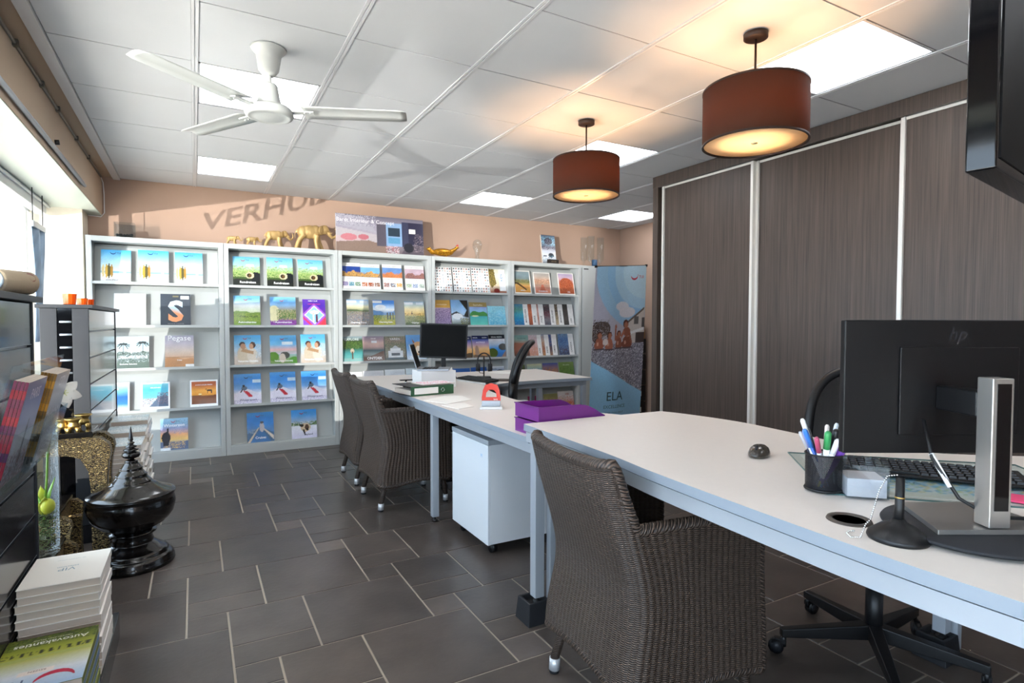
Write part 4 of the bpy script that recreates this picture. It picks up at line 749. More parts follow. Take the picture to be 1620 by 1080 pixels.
tag(MB().tube([(4.0, 5.9, 1.905), (4.15, 5.96, 1.904), (4.4, 5.99, 1.904), (4.7, 5.95, 1.904)], .004).build('loose_cable', 'cable'), 'thin dark cable lying behind the tall glass vases', 'cable')
# glass tank on the first bookcase
t = thing('glass_tank', 'small square glass tank with dark pebbles on the leftmost bookcase', 'tank', (-.50, 5.84, 1.9), 0)
g1 = MB(); q = .07; h = .13
for s_ in (-1, 1): g1.box(s_*q-.0025, s_*q+.0025, -q, q, 0, h); g1.box(-q+.003, q-.003, s_*q-.0025, s_*q+.0025, 0, h)
g1.box(-q+.003, q-.003, -q+.003, q-.003, 0, .004); g1.build('glass_box', 'acrylic', t)
pb = MB(); rr = random.Random(4)
for _ in range(60): pb.ball((rr.uniform(-.055, .055), rr.uniform(-.055, .055), rr.uniform(.012, .03)), rr.uniform(.007, .012), 8, 6)
tag(pb.build('pebbles', mat('pebble', '2a2a28', .5, noise=.4, nscale=80), t), kind='stuff')

# ------------------------------------------------------------------ desks
def oval_edge(pts, n=8):
    """Catmull-Rom through pts"""
    out = []
    P = [Vector((*p, 0)) for p in pts]
    for i in range(len(P)-1):
        a_, b_, c_, d_ = P[max(i-1, 0)], P[i], P[i+1], P[min(i+2, len(P)-1)]
        for k in range(n):
            t_ = k/n; q = .5*((2*b_)+(-a_+c_)*t_+(2*a_-5*b_+4*c_-d_)*t_**2+(-a_+3*b_-3*c_+d_)*t_**3); out.append((q.x, q.y))
    out.append(pts[-1]); return out
def leg(mb, x, y, z0, z1, s=.02): mb.box(x-s, x+s, y-s, y+s, z0, z1)
def desk_foot(p, x, y, z0): return MB().lathe([(.0, 0), (.018, 0), (.018, .012), (.006, .014), (.006, .03), (0, .03)], 16).build('levelling_foot', 'black_plastic', p, loc=(x, y, z0))
# far workstation: long top with a wing reaching right
ZT = .72
t = thing('far_desk', 'far white L-shaped desk carrying the laptop, binder and hole punch', 'desk', (0, 0, 0))
out = [(1.215, 2.05), (1.215, 5.08), (3.10, 5.08), (3.05, 4.05)]+oval_edge([(3.05, 4.05), (2.5, 4.06), (2.12, 3.98), (1.86, 3.72), (1.76, 3.25), (1.76, 2.85), (1.86, 2.5), (1.98, 2.25), (2.0, 2.05)])[1:]
o = MB().prism(out, ZT-.025, ZT, 0, None, False, 1).build('desktop', ['desk_top', 'desk_edge_daylit'], t, .002)
fr = MB()
fr.box(1.235, 1.275, 2.06, 5.06, ZT-.073, ZT-.027); fr.box(1.275, 3.04, 5.0, 5.04, ZT-.073, ZT-.027); fr.box(1.275, 1.9, 3.205, 3.245, ZT-.073, ZT-.027); fr.box(3.0, 3.04, 4.12, 5.0, ZT-.073, ZT-.027); fr.box(1.9, 3.0, 4.12, 4.16, ZT-.073, ZT-.027); fr.box(1.275, 1.95, 2.09, 2.13, ZT-.073, ZT-.027)
fr.build('desk_frame', 'alu', t, .002)
for x, y in ((1.256, 3.225), (1.72, 3.225), (1.256, 5.02), (3.02, 4.14), (3.02, 5.02), (2.56, 4.14), (1.93, 2.115)):
    l = MB(); leg(l, x, y, .03, ZT-.074); lo = l.build('leg', 'alu', t, .002); desk_foot(lo, x, y, 0)
# near workstation, raised on rubber blocks
ZN = .79
t = thing('near_desk', 'near white desk with a curved inner edge, raised on black blocks', 'desk', (0, 0, 0))
left = oval_edge([(1.163, 2.0), (1.13, 1.45), (1.10, 1.2), (1.082, .99), (1.07, .82), (1.06, .65), (1.056, .5), (1.06, .36), (1.065, .12)], 6)
right = oval_edge([(2.75, .12), (2.60, .5), (2.28, .74), (2.04, .93), (1.94, 1.12), (1.955, 1.35), (1.975, 1.62), (1.93, 1.88), (1.89, 1.985)], 6)
MB().prism(left+right, ZN-.026, ZN, 0, None, False, 1).build('desktop', ['desk_top', 'desk_edge_daylit'], t, .002)
fr = MB()
for i in range(len(left)-1):
    (xa, ya), (xb, yb) = left[i], left[i+1]; d = .012
    fr.add([(xa+d, ya, ZN-.073), (xb+d, yb, ZN-.073), (xb+d+.035, yb, ZN-.073), (xa+d+.035, ya, ZN-.073), (xa+d, ya, ZN-.033), (xb+d, yb, ZN-.033), (xb+d+.035, yb, ZN-.033), (xa+d+.035, ya, ZN-.033)], [(3, 2, 1, 0), (4, 5, 6, 7), (0, 4, 7, 3)[::-1], (0, 1, 5, 4), (1, 2, 6, 5), (2, 3, 7, 6)], 0, False)
fr.box(1.19, 1.86, 1.93, 1.965, ZN-.073, ZN-.033); fr.box(1.11, 2.6, .16, .195, ZN-.073, ZN-.033)
fr.build('desk_frame', 'alu', t)
def block_leg(x, y, group=True, dbl=0):
    l = MB(); leg(l, x, y, .098, ZN-.074, .021)
    if dbl: leg(l, x+dbl, y-.02, .03, ZN-.074, .015)
    lo = l.build('leg', 'alu', t, .002); desk_foot(lo, x, y, .07)
for x, y, dd in ((1.196, 1.945, .055), (1.84, 1.945, 0), (2.33, 1.02, .05), (1.12, .18, 0)): block_leg(x, y, True, dd)
rb = None
def riser(x, y, lab):
    b = MB(); s = .055; w1 = .047
    b.add([(-s, -s, 0), (s, -s, 0), (s, s, 0), (-s, s, 0), (-w1, -w1, .09), (w1, -w1, .09), (w1, w1, .09), (-w1, w1, .09), (-.036, -.036, .09), (.036, -.036, .09), (.036, .036, .09), (-.036, .036, .09), (-.033, -.033, .068), (.033, -.033, .068), (.033, .033, .068), (-.033, .033, .068)],
          [(3, 2, 1, 0), (0, 1, 5, 4), (1, 2, 6, 5), (2, 3, 7, 6), (3, 0, 4, 7), (4, 5, 9, 8), (5, 6, 10, 9), (6, 7, 11, 10), (7, 4, 8, 11), (8, 9, 13, 12), (9, 10, 14, 13), (10, 11, 15, 14), (11, 8, 12, 15), (12, 13, 14, 15)])
    return tag(b.build('leg_riser', 'black_rubber', None, .003, 2, (x, y, 0)), lab, 'riser block', 'black riser blocks under the near desk')
riser(1.186, 1.955, 'black rubber riser block under the near desk leg beside the wicker chair')
riser(2.32, 1.03, 'black riser block under the desk leg behind the swivel chair base')
riser(1.84, 1.945, 'black riser block under the inner far leg of the near desk')
riser(1.12, .18, 'black riser block under the front left leg of the near desk')
# cable outlet in the near desk top
ho = MB().lathe([(0, .0012), (.031, .0012)], 36).lathe([(.031, .0008), (.031, .003), (.041, .004), (.043, 0)], 36, 1, cap=False).build('cable_grommet', ['screen_black', mat('grommet_ring', '453d37', .5)], t, loc=(1.187, .692, ZN))

# pedestal units
def pedestal(x0, x1, y0, y1, label):
    t = thing('drawer_pedestal', label, 'cabinet', ((x0+x1)/2, (y0+y1)/2, 0), 0, 'white drawer pedestals under the desks')
    a_, c_ = (x1-x0)/2, (y1-y0)/2
    MB().box(-a_+.012, a_, -c_, c_, .06, .575).build('body', 'white_metal', t, .002)
    MB().box(-a_-.004, a_+.004, -c_-.004, c_+.004, .575, .6).build('top_panel', 'alu', t, .002)
    MB().box(-a_-.003, -a_+.012, -c_, c_, .058, .573).build('side_cover', 'white_metal', t, .002)
    d = None
    for k in range(3):
        d = MB().box(a_, a_+.016, -c_+.004, c_-.004, .065+.17*k, .23+.17*k).build('drawer', 'white_metal', t, .002); MB().box(a_+.016, a_+.024, -.06, .06, .15+.17*k, .16+.17*k).build('handle', 'alu', d)
    for sx in (-1, 1):
        for sy in (-1, 1): MB().tube([(sx*(a_-.05)-.015, sy*(c_-.05), .028), (sx*(a_-.05)+.015, sy*(c_-.05), .028)], .028, 18).box(sx*(a_-.05)-.01, sx*(a_-.05)+.01, sy*(c_-.05)-.02, sy*(c_-.05)+.02, .03, .06).build('caster', 'black_plastic', t)
    return t
pd_ = pedestal(1.30, 1.86, 2.59, 3.05, 'white drawer pedestal under the far desk, seen from the side')
m_ = MB(); v2, f2 = text_geo('M', .028, .0); m_.add([(-.283-.0006, -y*0-x-.155, .50+y) for x, y in v2], f2); m_.build('lock_mark', mat('mark_blue', '7ab0dc', .5), pd_)
pedestal(2.42, 2.85, .30, .78, 'white drawer pedestal under the right end of the near desk')
# ------------------------------------------------------------------ wicker armchairs
def shell():
    """ribbed wicker shell: U-shaped plan, high back that leans out, low arms"""
    mb = MB(); uv = []
    # outer plan path from the front of the right arm (y-) round the back to the front of the left arm (y+)
    hw, xf, xb, R = .262, .228, -.235, .055
    path = []; L = 0
    seg = [((xf, -hw), (xb+R, -hw))]
    def line(p, q):
        n = max(2, int(math.hypot(q[0]-p[0], q[1]-p[1])/.0035)); return [(p[0]+(q[0]-p[0])*k/n, p[1]+(q[1]-p[1])*k/n) for k in range(n)]
    def arc(cx, cy, a0, a1):
        n = int(abs(a1-a0)*R/.0035); return [(cx+R*math.cos(a0+(a1-a0)*k/n), cy+R*math.sin(a0+(a1-a0)*k/n)) for k in range(n)]
    pts = line((xf, -hw), (xb+R, -hw))+arc(xb+R, -hw+R, -PI/2, -PI)+line((xb, -hw+R), (xb, hw-R))+arc(xb+R, hw-R, PI, PI/2)+line((xb+R, hw), (xf, hw))+[(xf, hw)]
    n = len(pts); d = [0]
    for i in range(1, n): d.append(d[-1]+math.hypot(pts[i][0]-pts[i-1][0], pts[i][1]-pts[i-1][1]))
    rib = .021; NV = 34; T = .026
    def sm(a, b, x): t_ = min(1, max(0, (x-a)/(b-a))); return t_*t_*(3-2*t_)
    def top(x, y):
        k = 1-sm(-.212, -.178, x)   # 1 at the back, 0 along the arms
        return .635+.012*sm(.0, .24, x)+k*(.184-.018*math.cos(y/hw*PI/2))
    def bot(x, y, s):
        base = .165
        if abs(y) > hw-.01 and x > -.12: base += .0
        return base+.03*math.cos(y/hw*PI/2)*(1 if x < -.12 else 0)+(.022*math.sin(PI*(x+.12)/.36) if x > -.12 else 0)
    cols = []
    for side in (0, 1):
        for i, (x, y) in enumerate(pts):
            a, b = pts[max(i-1, 0)], pts[min(i+1, n-1)]; tx, ty = b[0]-a[0], b[1]-a[1]; l = math.hypot(tx, ty) or 1; nx, ny = ty/l, -tx/l  # outward?
            if nx*x+ny*y < 0: nx, ny = -nx, -ny
            sc = abs(math.sin(PI*d[i]/rib)); zt, zb = top(x, y), bot(x, y, d[i])
            for j in range(NV+1):
                v_ = j/NV; z = zb+(zt-zb)*v_
                off = .0038*sc if side == 0 else -T-.002*sc
                # waist: slightly pinched in the middle, flared back at the top
                kb = 1-sm(-.2, .05, x); lean = -.08*sm(.45, .86, z)*kb*(.6+.4*v_)-.0*z
                sway = -.03*(1-sm(.16, .42, z))*kb+.028*math.exp(-((z-.42)/.12)**2)*kb
                pinch = 1-.05*sm(.2, .5, z)*(1-sm(.5, .85, z))-.045*sm(.5, .84, z)*kb
                mb.v.append((x+nx*off+lean+sway*0.6, (y+ny*off)*pinch, z)); mb.c.append((1, 1, 1)); uv.append((d[i], z, 0))
    q = NV+1; N1 = n*q
    for i in range(n-1):
        for j in range(NV):
            a, b, c_, e = i*q+j, (i+1)*q+j, (i+1)*q+j+1, i*q+j+1
            mb.f += [(e, c_, b, a), (N1+a, N1+b, N1+c_, N1+e)]
        mb.f += [(i*q+NV, N1+i*q+NV, N1+(i+1)*q+NV, (i+1)*q+NV)[::-1], (i*q, (i+1)*q, N1+(i+1)*q, N1+i*q)[::-1]]
    for j in range(NV): mb.f += [(j, j+1, N1+j+1, N1+j), ((n-1)*q+j+1, (n-1)*q+j, N1+(n-1)*q+j, N1+(n-1)*q+j+1)]
    k = len(mb.f); mb.m = [0]*k; mb.sm = [True]*k; mb.uv = uv
    # rim curve for the braided edge
    rim = []
    for i in range(0, n, 3):
        a = i*q+NV; b = N1+a; rim.append(tuple((Vector(mb.v[a])+Vector(mb.v[b]))/2+Vector((0, 0, .004))))
    low = []
    for i in range(0, n, 4):
        a = i*q; b = N1+a; low.append(tuple((Vector(mb.v[a])+Vector(mb.v[b]))/2))
    fr = [tuple((Vector(mb.v[j])+Vector(mb.v[N1+j]))/2) for j in range(0, NV+1, 3)]
    fl = [tuple((Vector(mb.v[(n-1)*q+j])+Vector(mb.v[N1+(n-1)*q+j]))/2) for j in range(0, NV+1, 3)]
    return mb, rim, low, fr, fl
def braid(name, paths, r, parent):
    mb = MB(); uv = []
    for path in paths:
        L = 0; n0 = len(mb.v); P = [Vector(p) for p in path]; fine = []
        for i in range(len(P)-1):
            st = max(1, int((P[i+1]-P[i]).length/.006)); fine += [P[i].lerp(P[i+1], k/st) for k in range(st)]
        fine.append(P[-1]); ds = [0]
        for i in range(1, len(fine)): ds.append(ds[-1]+(fine[i]-fine[i-1]).length)
        mb.tube(fine, [r*(1+.16*abs(math.sin(PI*x/.021))) for x in ds], 10)
        for x in ds: uv += [(x*.9+.03*j/10, .035*j/10+x*.6, 0) for j in range(10)]
    mb.uv = uv; return mb.build(name, 'wicker', parent)
def make_chair(label, x, y, rz):
    t = thing('wicker_armchair', label, 'armchair', (x, y, 0), rz, 'brown wicker armchairs at the desks')
    sh, rim, low, fr, fl = shell(); sh.build('woven_shell', 'wicker', t)
    braid('braided_rim', [rim, low, fr, fl], .0165, t)
    # seat deck and front apron
    s = MB(); s.box(-.2, .235, -.235, .235, .33, .37); s.box(.215, .238, -.235, .235, .19, .33); u_ = [(p[0]+p[1], p[2], 0) for p in s.v]; s.uv = u_; s.build('seat_deck', 'wicker', t)
    c = MB().box(-.18, .24, -.225, .225, .372, .43).build('seat_cushion', 'black_fabric', t, .02, 4)
    for sx, sy in ((-1, -1), (-1, 1), (1, -1), (1, 1)):
        l = MB(); x0, y0 = (-.185 if sx < 0 else .2), sy*.205; x1, y1 = (-.225 if sx < 0 else .218), sy*.213
        l.tube([(x0, y0, .34), (x0, y0, .18), (x1, y1, .045)], [.017, .017, .0155], 12); l.uv = [(p[0]*.3+p[1], p[2]*1.0, 0) for p in l.v]
        lo = l.build('leg', 'wicker', t); MB().tube([(x1+(x0-x1)*.06, y1, .05), (x1, y1, .01)], .0185, 16).build('silver_ferrule', 'silver_foot', lo); MB().tube([(x1, y1, .011), (x1, y1, .0)], .0165, 16).build('rubber_foot', 'black_rubber', lo)
    return t
ch = make_chair('nearest brown wicker armchair, large at the near desk', 1.268, 1.385, math.radians(-6))
for x, y, rz, lb in ((1.245, 3.77, 0, 'wicker armchair at the far desk, in front of the one by the bookcases'), (1.255, 4.43, .0, 'wicker armchair furthest back, beside the third bookcase')):
    c = copy_tree(ch); c.location = (x, y, 0); c.rotation_euler = (0, 0, rz); c['label'] = lb

# ------------------------------------------------------------------ swivel chairs
def swivel(x, y, rz, label, base_rot=0, bh=.56):
    t = thing('swivel_chair', label, 'office chair', (x, y, 0), rz, 'black swivel chairs')
    b = MB().tube([(0, 0, .075), (0, 0, .26)], .028, 20).tube([(0, 0, .26), (0, 0, .42)], .017, 16).build('gas_column', 'black_plastic', t)
    for k in range(5):
        a = base_rot+2*PI*k/5; l = MB(); c, s = math.cos(a), math.sin(a)
        l.T = Matrix.Rotation(a, 4, 'Z')
        l.add([(.02, -.022, .07), (.02, .022, .07), (.02, .022, .125), (.02, -.022, .125), (.325, -.014, .065), (.325, .014, .065), (.325, .014, .095), (.325, -.014, .095)], [(0, 1, 2, 3), (7, 6, 5, 4), (0, 4, 5, 1), (1, 5, 6, 2), (2, 6, 7, 3), (3, 7, 4, 0)])
        lo = l.build('leg', 'black_plastic', t, .004)
        w_ = MB(); w_.T = Matrix.Rotation(a, 4, 'Z') @ Matrix.Translation((.315, 0, 0)) @ Matrix.Rotation(.7+k, 4, 'Z')
        w_.tube([(-.024, -.012, .026), (-.024, .012, .026)], .026, 20); w_.tube([(-.024, -.014, .026), (-.024, -.012, .026)], .018, 16, 1).tube([(-.024, .012, .026), (-.024, .014, .026)], .018, 16, 1).tube([(0, 0, .03), (0, 0, .075)], .01); w_.box(-.03, .008, -.01, .01, .04, .056)
        w_.build('caster', ['black_plastic', 'slat_grey'], lo)
    s = MB(); s.add(*cushion(.25, .25, .43, .5)); so = s.build('seat', 'black_fabric', t, .015, 3)
    MB().box(-.1, .1, -.09, .09, .395, .43).build('seat_mechanism', 'black_plastic', t, .01)
    # curved mesh back: frame tube and mesh panel; the sitter faces +x
    def bp(u, v): 
        yy = .235*u*(1-.16*(v-.4)**2*2); zz = .5+bh*v; xx = -.255-.10*v+.05*math.sin(PI*v)*-1*(-1)+.05*u*u; return (xx, yy, zz)
    pts = [bp(math.cos(a)*(1 if abs(math.cos(a)) < .99 else 1), 0) for a in ()]
    ring = []
    for k in range(64):
        a = 2*PI*k/64; cu, su = math.cos(a), math.sin(a); e = .55
        u = math.copysign(abs(cu)**e, cu); v = .5+.5*math.copysign(abs(su)**e, su); ring.append(bp(u, v))
    MB().tube(ring+[ring[0]], .018, 12).build('back_frame', 'black_plastic', t)
    pm = MB(); uv = []; N = 16
    vs = []
    for j in range(N+1):
        for i in range(N+1):
            u = -1+2*i/N; v = j/N; e = .55; 
            # squircle mapping
            uu = u*math.sqrt(max(0, 1-.32*(2*v-1)**4)); vv = .5+(v-.5)*math.sqrt(max(0, 1-.32*u**4)); p = bp(uu*.97, .5+(vv-.5)*.97); vs.append(p); uv.append((p[1], p[2], 0))
    pm.add(vs, [(j*(N+1)+i, j*(N+1)+i+1, (j+1)*(N+1)+i+1, (j+1)*(N+1)+i) for j in range(N) for i in range(N)], 0, True); pm.uv = uv; pm.build('mesh_back', 'chair_mesh', t)
    MB().tube([(-.08, 0, .41), (-.25, 0, .42), (-.3, 0, .5), (-.285, 0, .62)], [.022, .022, .02, .018], 12).build('back_support', 'black_plastic', t)
    for s_ in (-1, 1):
        ar = MB(); ar.tube([(0, s_*.24, .44), (0, s_*.29, .46), (-.01, s_*.295, .64)], .014).box(-.13, .1, s_*.295-.03, s_*.295+.03, .64, .665); ar.build('armrest', 'black_plastic', t, .004)
    return t
def cushion(a, b, z0, z1, n=10):
    vs = []; 
    for z, k in ((z0, .94), (z0+.02, 1), (z1-.02, 1), (z1, .9)):
        for i in range(40):
            th = 2*PI*i/40; c, s = math.cos(th), math.sin(th); e = .45
            vs.append((a*k*math.copysign(abs(c)**e, c), b*k*math.copysign(abs(s)**e, s), z))
    fs = [(j*40+i, j*40+(i+1) % 40, (j+1)*40+(i+1) % 40, (j+1)*40+i) for j in range(3) for i in range(40)]+[tuple(range(40))[::-1], tuple(range(120, 160))]
    return vs, fs
swivel(2.12, 1.14, PI+math.radians(30), 'black mesh swivel chair behind the near desk, its star base on the stone floor', math.radians(3.5-30)-PI, .51)
swivel(1.84, 3.74, math.radians(152), 'black swivel chair behind the far desk, only its slim back showing', .4)

# ------------------------------------------------------------------ things on the near desk
fdir = Vector((math.sin(YAW), math.cos(YAW), 0)); rdir = Vector((math.cos(YAW), -math.sin(YAW), 0))
# monitor seen from behind
mat('monitor_back', '0b0a0b', .42, spec=.3)
md, mw = 1.205, .245
mc = fdir*md+rdir*((1337-810)/906.5*md+mw)
t = thing('computer_monitor', 'large black monitor seen from behind, on a silver stand on the near desk', 'monitor', (mc.x, mc.y, 0), -YAW)
MB().box(-mw, mw, 0, .018, .925, 1.207).build('panel', 'monitor_back', t, .003)
MB().box(-mw+.006, mw-.006, .018, .0195, .935, 1.2).build('screen', 'screen_black', t)
MB().box(-.13, .12, -.005, .0, .965, 1.15).build('rear_cover', 'monitor_back', t, .002)
vs, fs = text_geo('hp', .04, .0, 'CENTER', .35); MB().add([(x-.01, -.0008, 1.165+y) for x, y in vs], fs).build('logo', mat('logo_grey', '2c2c2f', .25), t)
MB().box(-.055, -.02, -.111, -.005, 1.02, 1.07).build('stand_head', 'black_plastic', t, .004)
X0, X1, Y0, Y1 = -.054, -.014, -.147, -.11
MB().box(X0, X1, Y0, Y1, .817, 1.098).build('stand_neck', 'stand_metal', t, .002)
MB().box(X0+.008, X1-.006, Y0-.0012, Y0+.004, .85, 1.088).build('neck_inset', 'black_gloss', t)
MB().prism([(-.15, -.148), (.09, -.148), (.06, .02), (-.108, .02)], .806, .815).build('stand_base', 'stand_metal', t, .002)
MB().tube([(-.09, -.02, 1.0), (-.10, -.06, .93), (-.075, -.1, .86), (-.03, -.12, .83), (.06, -.1, .82), (.2, -.1, .796)], .0035).build('monitor_cable', 'cable', t)
MB().tube([(-.0985, -.055, .937), (-.083, -.088, .878)], .0048).build('cable_label', 'white_plastic', t)
disc = (mc.x+rdir.x*-.05+fdir.x*-.1, mc.y+rdir.y*-.05+fdir.y*-.1)
t = thing('monitor_turntable', 'round black turntable under the silver monitor stand', 'turntable', (disc[0], disc[1], ZN))
MB().lathe([(.0, .001), (.1, .001), (.12, .004), (.146, .006), (.15, .01), (.147, .0145), (0, .0155)], 72).build('disc', 'black_rubber', t)
MB().lathe([(.118, .0), (.12, .004), (.1, .004), (.1, 0)], 48, cap=False).build('base_ring', 'black_plastic', t)
# desk mat with maps under clear plastic
m45 = math.radians(-43)
clear('mat_film', 'f6fafa', .02, .16, .08)
t = thing('desk_mat', 'transparent desk mat with maps beneath it, under the keyboard', 'desk mat', (1.695, .778, ZN), math.radians(-44))
a = A(300, 60, 36); a.grad('f0e8d8', 'e0ecf4', 'a8cce4', 'e8eef0', 'dfeaf4', 'f4f4ee').noise(.05).spk(.1, .1, .9, .6, ['7ab4d8', 'b8d0a0', 'e8d8a0', '8ac4e4', 'd8e0e8'], .55).spk(0, .75, 1, 1, ['b8d4e8', 'ffffff'], .5).rect(.0, .6, .4, .68, '7a6a90')
a.text('EUROPA', .3, .3, .03, '5a7a8a')
mb = MB(); mb.T = Matrix(((1, 0, 0, 0), (0, 0, 1, 0), (0, -1, 0, 0), (0, 0, 0, 1))); mb.box(-.27, .27, -.0006, .0, -.2, .2, 1); a.into(mb, .52, .38, -.0012, 0, -.19); mb.build('map_sheets', ['print', 'paper'], t)
MB().box(-.30, .30, -.225, .225, .0018, .0028).build('clear_sheet', 'mat_film', t)
e_ = MB(); [e_.box(*q, .0, .0034) for q in ((-.302, -.30, -.227, .227), (.30, .302, -.227, .227), (-.302, .302, -.227, -.225), (-.302, .302, .225, .227))]; e_.build('mat_edge', mat('mat_edge', '4a6a68', .3), t)
# keyboards
def keyboard(label, loc, rz, L=.43, tilt=.05, pal='black_plastic'):
    t = thing('keyboard', label, 'keyboard', loc, rz)
    o = MB().add([(-L/2, -.065, .003), (L/2, -.065, .003), (L/2, .065, .003), (-L/2, .065, .003), (-L/2, -.065, .010), (L/2, -.065, .010), (L/2, .065, .022), (-L/2, .065, .022)], [(3, 2, 1, 0), (4, 5, 6, 7), (0, 1, 5, 4), (1, 2, 6, 5), (2, 3, 7, 6), (3, 0, 4, 7)]).build('case', pal, t, .003)
    k = MB(); n = int((L-.02)/.0195)
    for r in range(6):
        y = -.054+r*.0195; z = .0102+(y+.065)/.13*.012
        for c in range(n):
            if r == 0 and 3 < c < 9: continue
            x = -L/2+.012+c*.0195; k.box(x, x+.0165, y, y+.0165, z, z+.006, 0, None, .84)
        if r == 0: k.box(-L/2+.012+4*.0195, -L/2+.009+9*.0195, y, y+.0165, z, z+.006)
    tag(k.build('keys', 'key_black', t), kind='stuff')
    return t
mat('key_black', '18181a', .35)
keyboard('black keyboard lying on the map-filled desk mat before the near monitor', (1.705, .79, ZN+.0036), math.radians(-54), .42)
# mouse
t = thing('computer_mouse', 'small dark computer mouse lying alone on the near desk', 'mouse', (1.517, 1.165, ZN), math.radians(25))
vs = []; n = 20; prof = [(0, 1), (.006, 1.04), (.012, 1.0), (.022, .86), (.029, .6), (.032, .3), (.033, .02)]
b = MB()
for z, k in prof:
    for i in range(n):
        a_ = 2*PI*i/n; vs.append((.05*k*math.cos(a_), .03*k*math.sin(a_)*(1+.08*math.cos(a_)), z*(1+.12*math.cos(a_)*k)+.002))
b.add(vs, [(j*n+i, j*n+(i+1) % n, (j+1)*n+(i+1) % n, (j+1)*n+i) for j in range(len(prof)-1) for i in range(n)]+[tuple(range(n))[::-1], tuple(range((len(prof)-1)*n, len(prof)*n))], 0, True)
b.build('shell', mat('mouse_shell', '3a332c', .25, coat=.5), t)
MB().tube([(-.03, -.003, .03), (-.03, .003, .03)], .008, 14).build('scroll_wheel', 'black_rubber', t)
# mesh pen cup and its pens
px_, py_ = 1.343, .848
t = thing('pen_cup', 'black wire mesh pen cup full of pens on the near desk', 'pen cup', (px_, py_, ZN+.0035))
r0 = .040; n = 48; hh = .088
w_ = MB(); w_.lathe([(r0, .004), (r0+.001, hh)], n, cap=False); w_.uv = [(math.atan2(p[1], p[0])*r0, p[2], 0) for p in w_.v]; w_.build('mesh_wall', 'wire_mesh', t)
MB().lathe([(0, 0), (r0+.002, 0), (r0+.003, .003), (r0+.001, .007), (r0-.002, .005), (0, .003)], n).build('base', 'black_plastic', t)
MB().tube([((r0+.001)*math.cos(2*PI*k/48), (r0+.001)*math.sin(2*PI*k/48), hh) for k in range(49)], .0022, 8).build('rim', 'black_plastic', t)
rr = random.Random(11)
pens = [('2f6ab8', 'f2f2f2', 'blue and white pen, tallest in the cup', .158, 2.6, .3, .0055, 'cap'), ('e8eef4', '7a8ad0', 'white pen with violet tip in the mesh cup', .142, 2.9, .5, .0065, 'cap'), ('f4f4f4', '3a9a5a', 'white and green marker in the mesh cup', .136, 3.9, .3, .0075, 'cap'),
 ('16161a', '16161a', 'thick black marker in the mesh cup', .135, 4.6, .12, .0085, 'cap'), ('5a2a8a', '7a4ab0', 'broad purple highlighter in the mesh cup', .112, 5.1, .5, .011, 'cap'), ('e8885a', 'f4e8e0', 'orange capped pen in the mesh cup', .137, .4, .2, .005, 'cap'),
 ('2a5a9a', 'e8f0fa', 'slim blue pen at the right side of the mesh cup', .145, .0, .35, .005, 'cap'), ('c8c83a', 'dfe060', 'yellow pencil leaning right in the mesh cup', .125, 5.9, .8, .0038, 'tip'), ('b0a028', 'e8e0c0', 'olive pencil leaning right in the mesh cup', .122, 5.7, .85, .0038, 'tip'),
 ('9ad0c8', '9ad080', 'pale green highlighter in the mesh cup', .118, 5.4, .4, .009, 'cap'), ('3a3a4a', 'b8b8c0', 'grey ballpoint in the mesh cup', .13, 2.2, .55, .0045, 'cap'), ('d8d8e0', 'b04a6a', 'white pen with a red band in the mesh cup', .128, 3.4, .6, .0055, 'cap'), ('2c2c34', '4a4a50', 'dark ballpoint at the back of the mesh cup', .132, 1.3, .5, .0045, 'cap'),
 ('1c4a9a', '3a7ad0', 'bright blue capped pen at the left of the mesh cup', .148, 3.0, .9, .005, 'cap'), ('f0f0f0', 'f4f4f8', 'all-white pen at the front of the mesh cup', .126, 4.3, .6, .006, 'cap'), ('8a8a92', '2a2a2e', 'silver pen with black cap in the mesh cup', .14, 5.0, .9, .005, 'cap')]
for c1, c2, lb, L, an, ln, r, ty in pens:
    bx, by = -.020*math.cos(an)*ln, -.020*math.sin(an)*ln; tx_, ty_ = .030*math.cos(an)*min(1, ln+.5), .030*math.sin(an)*min(1, ln+.5)
    L *= 1.12; B0 = Vector((bx*.8, by*.8, .006)); d = (Vector((tx_, ty_, hh))-B0).normalized()
    nm = 'pencil' if ty == 'tip' else 'pen'
    p = thing(nm, lb, nm, (px_, py_, ZN+.0035)); ka = mat('pen_'+c1, c1, .35); kb = mat('pen_cap_'+c2, c2, .35)
    MB().tube([B0, B0+d*L*.7], [r*.6, r], 12).build('barrel', ka, p)
    MB().tube([B0+d*L*.7, B0+d*(L*.97), B0+d*L], [r*1.08, r*1.05, r*.6], 12).build('cap' if ty == 'cap' else 'eraser_end', kb, p)
# clear note box
t = thing('note_box', 'clear acrylic note box with white paper block, beside the pen cup', 'note box', (1.388, .782, ZN+.0035), math.radians(-44))
q = .045; bx = MB(); h = .078
bx.box(-q, q, -q, q, 0, .002); bx.box(-q, -q+.002, -q, q, .002, h); bx.box(q-.002, q, -q, q, .002, h); bx.box(-q+.002, q-.002, -q, -q+.002, .002, h); bx.box(-q+.002, -q*.45, q-.002, q, .002, h); bx.box(q*.45, q-.002, q-.002, q, .002, h); bx.box(-q*.45, q*.45, q-.002, q, .002, h*.5); bx.build('clear_tray', 'acrylic', t)
MB().box(-q+.004, q-.004, -q+.004, q-.004, .0025, .045).build('paper_block', mat('note_paper', 'e8dfe0', .6, noise=.04, nscale=3, stretch=(1, 1, 300)), t, .0008)
